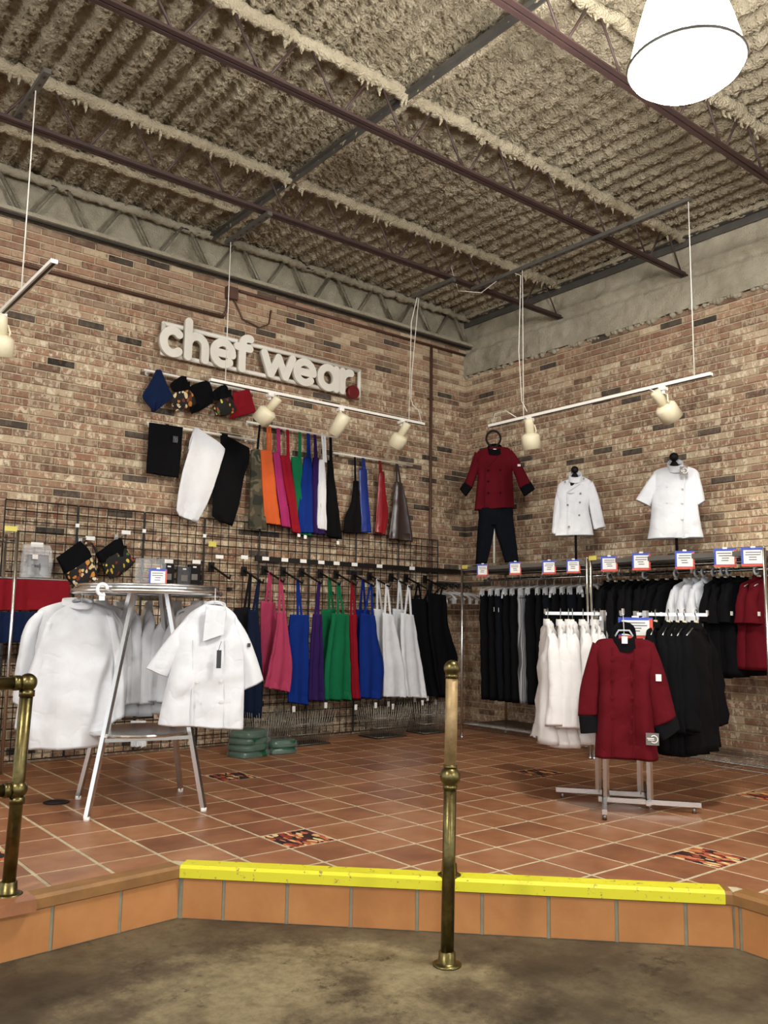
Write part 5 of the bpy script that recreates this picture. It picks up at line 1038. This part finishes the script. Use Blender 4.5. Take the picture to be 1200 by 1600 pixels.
b = MB(); b.garment([(Lp(180, 843, .15), Lp(190, 841, .15), .02), (Lp(160, 858, .15), Lp(192, 850, .15), .03), (Lp(150, 866, .15), Lp(195, 862, .15), .04), (Lp(156, 880, .15), Lp(198, 866, .15), .04)], NL, .04, 14, 26, .01, 5, .012, 3); mesh('crown', b, 'c_black', t, True)
b = MB(); b.garment([(Lp(156, 878, .16), Lp(195, 856, .16), .04), (Lp(161, 890, .16), Lp(205, 872, .16), .045), (Lp(166, 898, .16), Lp(209, 880, .16), .04), (Lp(172, 905, .16), Lp(186, 901, .16), .02)], NL, .04, 14, 26, .006, 5, .008, 4); mesh('printed_band', b, 'print_pepper', t, True)
for i, (px, py) in enumerate(((125, 846), (181, 840))):
    p = Lp(px, py, .06); t = thing('grid_hook', ['small silver hook holding the mug print cap', 'small silver hook holding the pepper print cap'][i], 'hook', p); b = MB(); b.box(p, (.03, .012, .05)); mesh('clip', b, 'wire_chrome', t); b = MB(); b.tube([p, p+V((0, -.12, -.01)), p+V((0, -.13, .02))], .004, 6); mesh('prong', b, 'wire_chrome', t, True)
# boxed accessories hanging beside the sign holder
for i, (a, c, m_) in enumerate((((255, 881), (270, 914), 'black_plastic'), ((277, 885), (296, 914), 'wrap_grey'), ((294, 882), (311, 914), 'black_plastic'))):
    p, q = Lp(*a, .10), Lp(*c, .10); t = thing('hanging_package', 'dark hanging package on the grid behind the round rack, '+['left', 'middle', 'right'][i]+' one', 'package', V(((p.x+q.x)/2, -.10, q.z)), 'hanging packages'); b = MB(); b.box((p+q)/2, (abs(q.x-p.x), .03, abs(q.z-p.z))); mesh('blister_box', b, m_, t)
    b = MB(); b.box((p+q)/2+V((0, -.017, -.02)), (abs(q.x-p.x)*.5, .003, .05)); mesh('printed_label', b, 'tag_grey', t); b = MB(); b.box(V(((p.x+q.x)/2, -.112, p.z-.02)), (.03, .012, .012)); mesh('hang_hole', b, 'paper', t)
# goods low on the left shelving
for i, (x, w, m_, lab) in enumerate(((xp-.02, .14, 'wrap_grey', 'grey wrapped pack on the left shelving nearest the post'), (xp-.20, .16, 'c_navy', 'navy folded pack on the left shelving'))):
    t = thing('wrapped_pack', lab, 'package', (x-w/2, Y0+.15, .622), 'packs on the left shelving')
    for k in range(3): b = MB(); b.garment([(V((x-w, Y0+.15, .715+.09*k)), V((x, Y0+.15, .715+.09*k)), .11), (V((x-w, Y0+.15, .628+.09*k)), V((x, Y0+.15, .628+.09*k)), .11)], V((0, -1, 0)), .11, 5, 22, .0, 3, .006, i+k, .3, True, False); mesh('folded_layer', b, m_, t, True)
    b = MB(); b.box((x-w/2, Y0+.036, .76), (.05, .004, .03)); mesh('pack_label', b, 'paper', t)
# white towels at the bottom of the grid
for i, px in enumerate((208, 216, 224)):
    t = hung('hanging_towel', 'narrow white cloth low on the grid, '+['left', 'middle', 'right'][i]+' of three', 'towel', [((px-4, 1126), (px+4, 1126)), ((px-4, 1150), (px+4, 1150)), ((px-4, 1167+i), (px+4, 1167-i))], 'c_white', .12, t=.008, fold=.003, group='white cloths low on the grid')
p = Lp(215, 1122, .12); t = thing('grid_bar', 'short dark bar holding the white cloths low on the grid', 'bar', p); b = MB(); b.cyl((p.x-.13, -.12, p.z), (p.x+.13, -.12, p.z), .008, 8); mesh('bar', b, 'black_metal', t, True); b = MB(); b.cyl((p.x, -.12, p.z), (p.x, -.05, p.z), .006, 8); mesh('bracket', b, 'black_metal', t)
# ================================================================== FLOOR ITEMS
def basket(px, w, label, d=.30, h=.30):
    x = ony(px, 1150, -.30).x; y = -.30; t = thing('wire_basket', label, 'basket', (x, y, 0), 'wire baskets along the left wall')
    b = MB(); b.box((x, y, .006), (w*.95, d*.9, .008)); mesh('base_plate', b, 'steel_dark', t)
    b = MB(); n = 16
    def pt(s, r, z): f = .82+.30*z/h; return V((x+s*w/2*f, y+r*d/2*f, z+.01))
    for k in range(n+1):
        s = -1+2*k/n
        for r in (-1, 1): b.tube([pt(s, r, 0), pt(s, r, h*(.9+.1*((k*7) % 3)/2))], .0032, 5)
    for k in range(1, 9):
        r = -1+2*k/9
        for s in (-1, 1): b.tube([pt(s, r, 0), pt(s, r, h)], .0032, 5)
    for z in (.0, h*.3, h*.6):
        q = [pt(-1, -1, z), pt(1, -1, z), pt(1, 1, z), pt(-1, 1, z)]; b.tube(q+[q[0]], .004, 5)
    tag(mesh('wire_cage', b, 'basket_wire', t, True), kind='stuff')
basket(412, .36, 'wire basket behind the green packs'); basket(476, .40, 'wire basket right of the green packs'); basket(598, .40, 'wire basket under the white aprons'); basket(668, .36, 'wire basket under the black aprons')
def pack(c, w, d, h, mat, name, label, rot, seed):
    t = thing(name, label, 'package', c, 'plastic wrapped green packs'); b = MB(); X = V((math.cos(rot), math.sin(rot), 0)); Yd = V((-X.y, X.x, 0)); c = V(c)
    b.garment([(c-X*w/2*.9+V((0, 0, h)), c+X*w/2*.9+V((0, 0, h)), d/2*.9), (c-X*w/2+V((0, 0, h*.6)), c+X*w/2+V((0, 0, h*.6)), d/2), (c-X*w/2+V((0, 0, .002)), c+X*w/2+V((0, 0, .002)), d/2)], Yd, d/2, 8, 26, 0, 3, .012, seed, .35, True, False); o = mesh('folded_cloth', b, mat, t, True)
    b = MB(); b.garment([(c-X*w/2*.92+V((0, 0, h+.006)), c+X*w/2*.92+V((0, 0, h+.006)), d/2*.92), (c-X*(w/2+.008)+V((0, 0, h*.6)), c+X*(w/2+.008)+V((0, 0, h*.6)), d/2+.008), (c-X*(w/2+.008)+V((0, 0, .002)), c+X*(w/2+.008)+V((0, 0, .002)), d/2+.008)], Yd, d/2, 8, 26, 0, 3, .02, seed+3, .35, True, False); mesh('plastic_wrap', b, 'clear_plastic', t, True)
p = onz(388, 1163, 0); p.y = min(p.y, -.52); p = V((ony(388, 1160, -.62).x, -.62, 0)); q = V((ony(425, 1158, -.60).x, -.60, 0))
for k in range(4): pack(p+V((0, 0, .052*k)), .30, .24, .05, 'wrap_green', 'wrapped_pack', ORD[k]+' green wrapped pack from the floor in the taller pile', .2+.1*k, k)
for k in range(2): pack(q+V((.08, 0, .052*k)), .24, .22, .05, 'wrap_green', 'wrapped_pack', ['lower', 'upper'][k]+' green wrapped pack in the short pile', -.15, 7+k)
c = onz(88, 1254, 0); t = thing('floor_drain', 'round dark drain cover in the tile floor on the left', 'drain', c); b = MB(); b.lathe([(.001, .0), (.075, .0), (.075, .004), (.065, .006), (.001, .006)], c, n=28); mesh('cover', b, 'drain', t); b = MB(); b.tube([c+V((.055*math.cos(a), .055*math.sin(a), .006)) for a in [2*math.pi*i/24 for i in range(24)]], .003, 5, True); mesh('cover_ring', b, 'steel_dark', t, True)
# brass posts
def flange(t, c, mat='brass', r=.055):
    b = MB(); b.lathe([(.001, 0), (r, 0), (r, .006), (r*.85, .010), (.034, .013), (.032, .05), (.027, .054), (.001, .054)], c, n=32); return mesh('floor_flange', b, mat, t, True)
bp = onz(698.5, 1508, ZLOW); t = thing('brass_post', 'free standing brass post with ball finial in front of the yellow step', 'post', bp)
ln_ = V((.010, -.009, 1.10)).normalized() if False else V((.012, -.010, 1.147)).normalized(); flange(t, bp)
top = .925-ZLOW; jz = .48-ZLOW
b = MB(); b.cyl(bp+ln_*.03, bp+ln_*(jz), .0255, 20); mesh('lower_tube', b, 'brass', t, True)
b = MB(); b.sphere(bp+ln_*jz, .041, 14); b.cyl(bp+ln_*(jz-.05), bp+ln_*(jz-.03), .029, 20); b.cyl(bp+ln_*(jz+.03), bp+ln_*(jz+.045), .027, 20); mesh('ball_joint', b, 'brass', t, True)
b = MB(); b.cyl(bp+ln_*jz, bp+ln_*(top-.03), .0245, 20); mesh('upper_tube', b, 'brass_worn', t, True)
b = MB(); b.sphere(bp+ln_*(top-.025), .033, 14); b.cyl(bp+ln_*(top-.065), bp+ln_*(top-.045), .027, 20); mesh('ball_finial', b, 'brass', t, True)
c = onz(702, 1368, .003); t = thing('brass_flange', 'empty brass floor flange behind the brass post', 'flange', c); flange(t, c, 'brass', .05)
lp = V((-5.542, -3.139, .003)); t = thing('brass_railing', 'brass railing with two rails at the left edge of the picture', 'railing', lp); flange(t, lp)
for dx, z in ((0, 0),):
    b = MB(); b.cyl(lp+V((0, 0, .03)), lp+V((.02, -.005, .82)), .0255, 20); mesh('post', b, 'brass', t, True)
rd = (ony(-140, 1070, -3.145)-ony(40, 1066, -3.145)); rdir = V((-1, -.02, 0)).normalized()
for z, nm in ((.815, 'top_rail'), (.40, 'middle_rail')):
    c = lp+V((.02*z/.82, -.005*z/.82, z)); b = MB(); b.cyl(c, c+rdir*1.6, .0255, 20); mesh(nm, b, 'brass', t, True)
    b = MB(); b.sphere(c, .037, 14); b.cyl(c-UPV*.055, c-UPV*.03, .030, 20); b.cyl(c+rdir*.03, c+rdir*.055, .030, 20); mesh('elbow_joint', b, 'brass', t, True)
q = lp+rdir*1.6; b = MB(); b.cyl(q, q+V((0, 0, .82)), .0255, 20); mesh('post', b, 'brass', t, True)
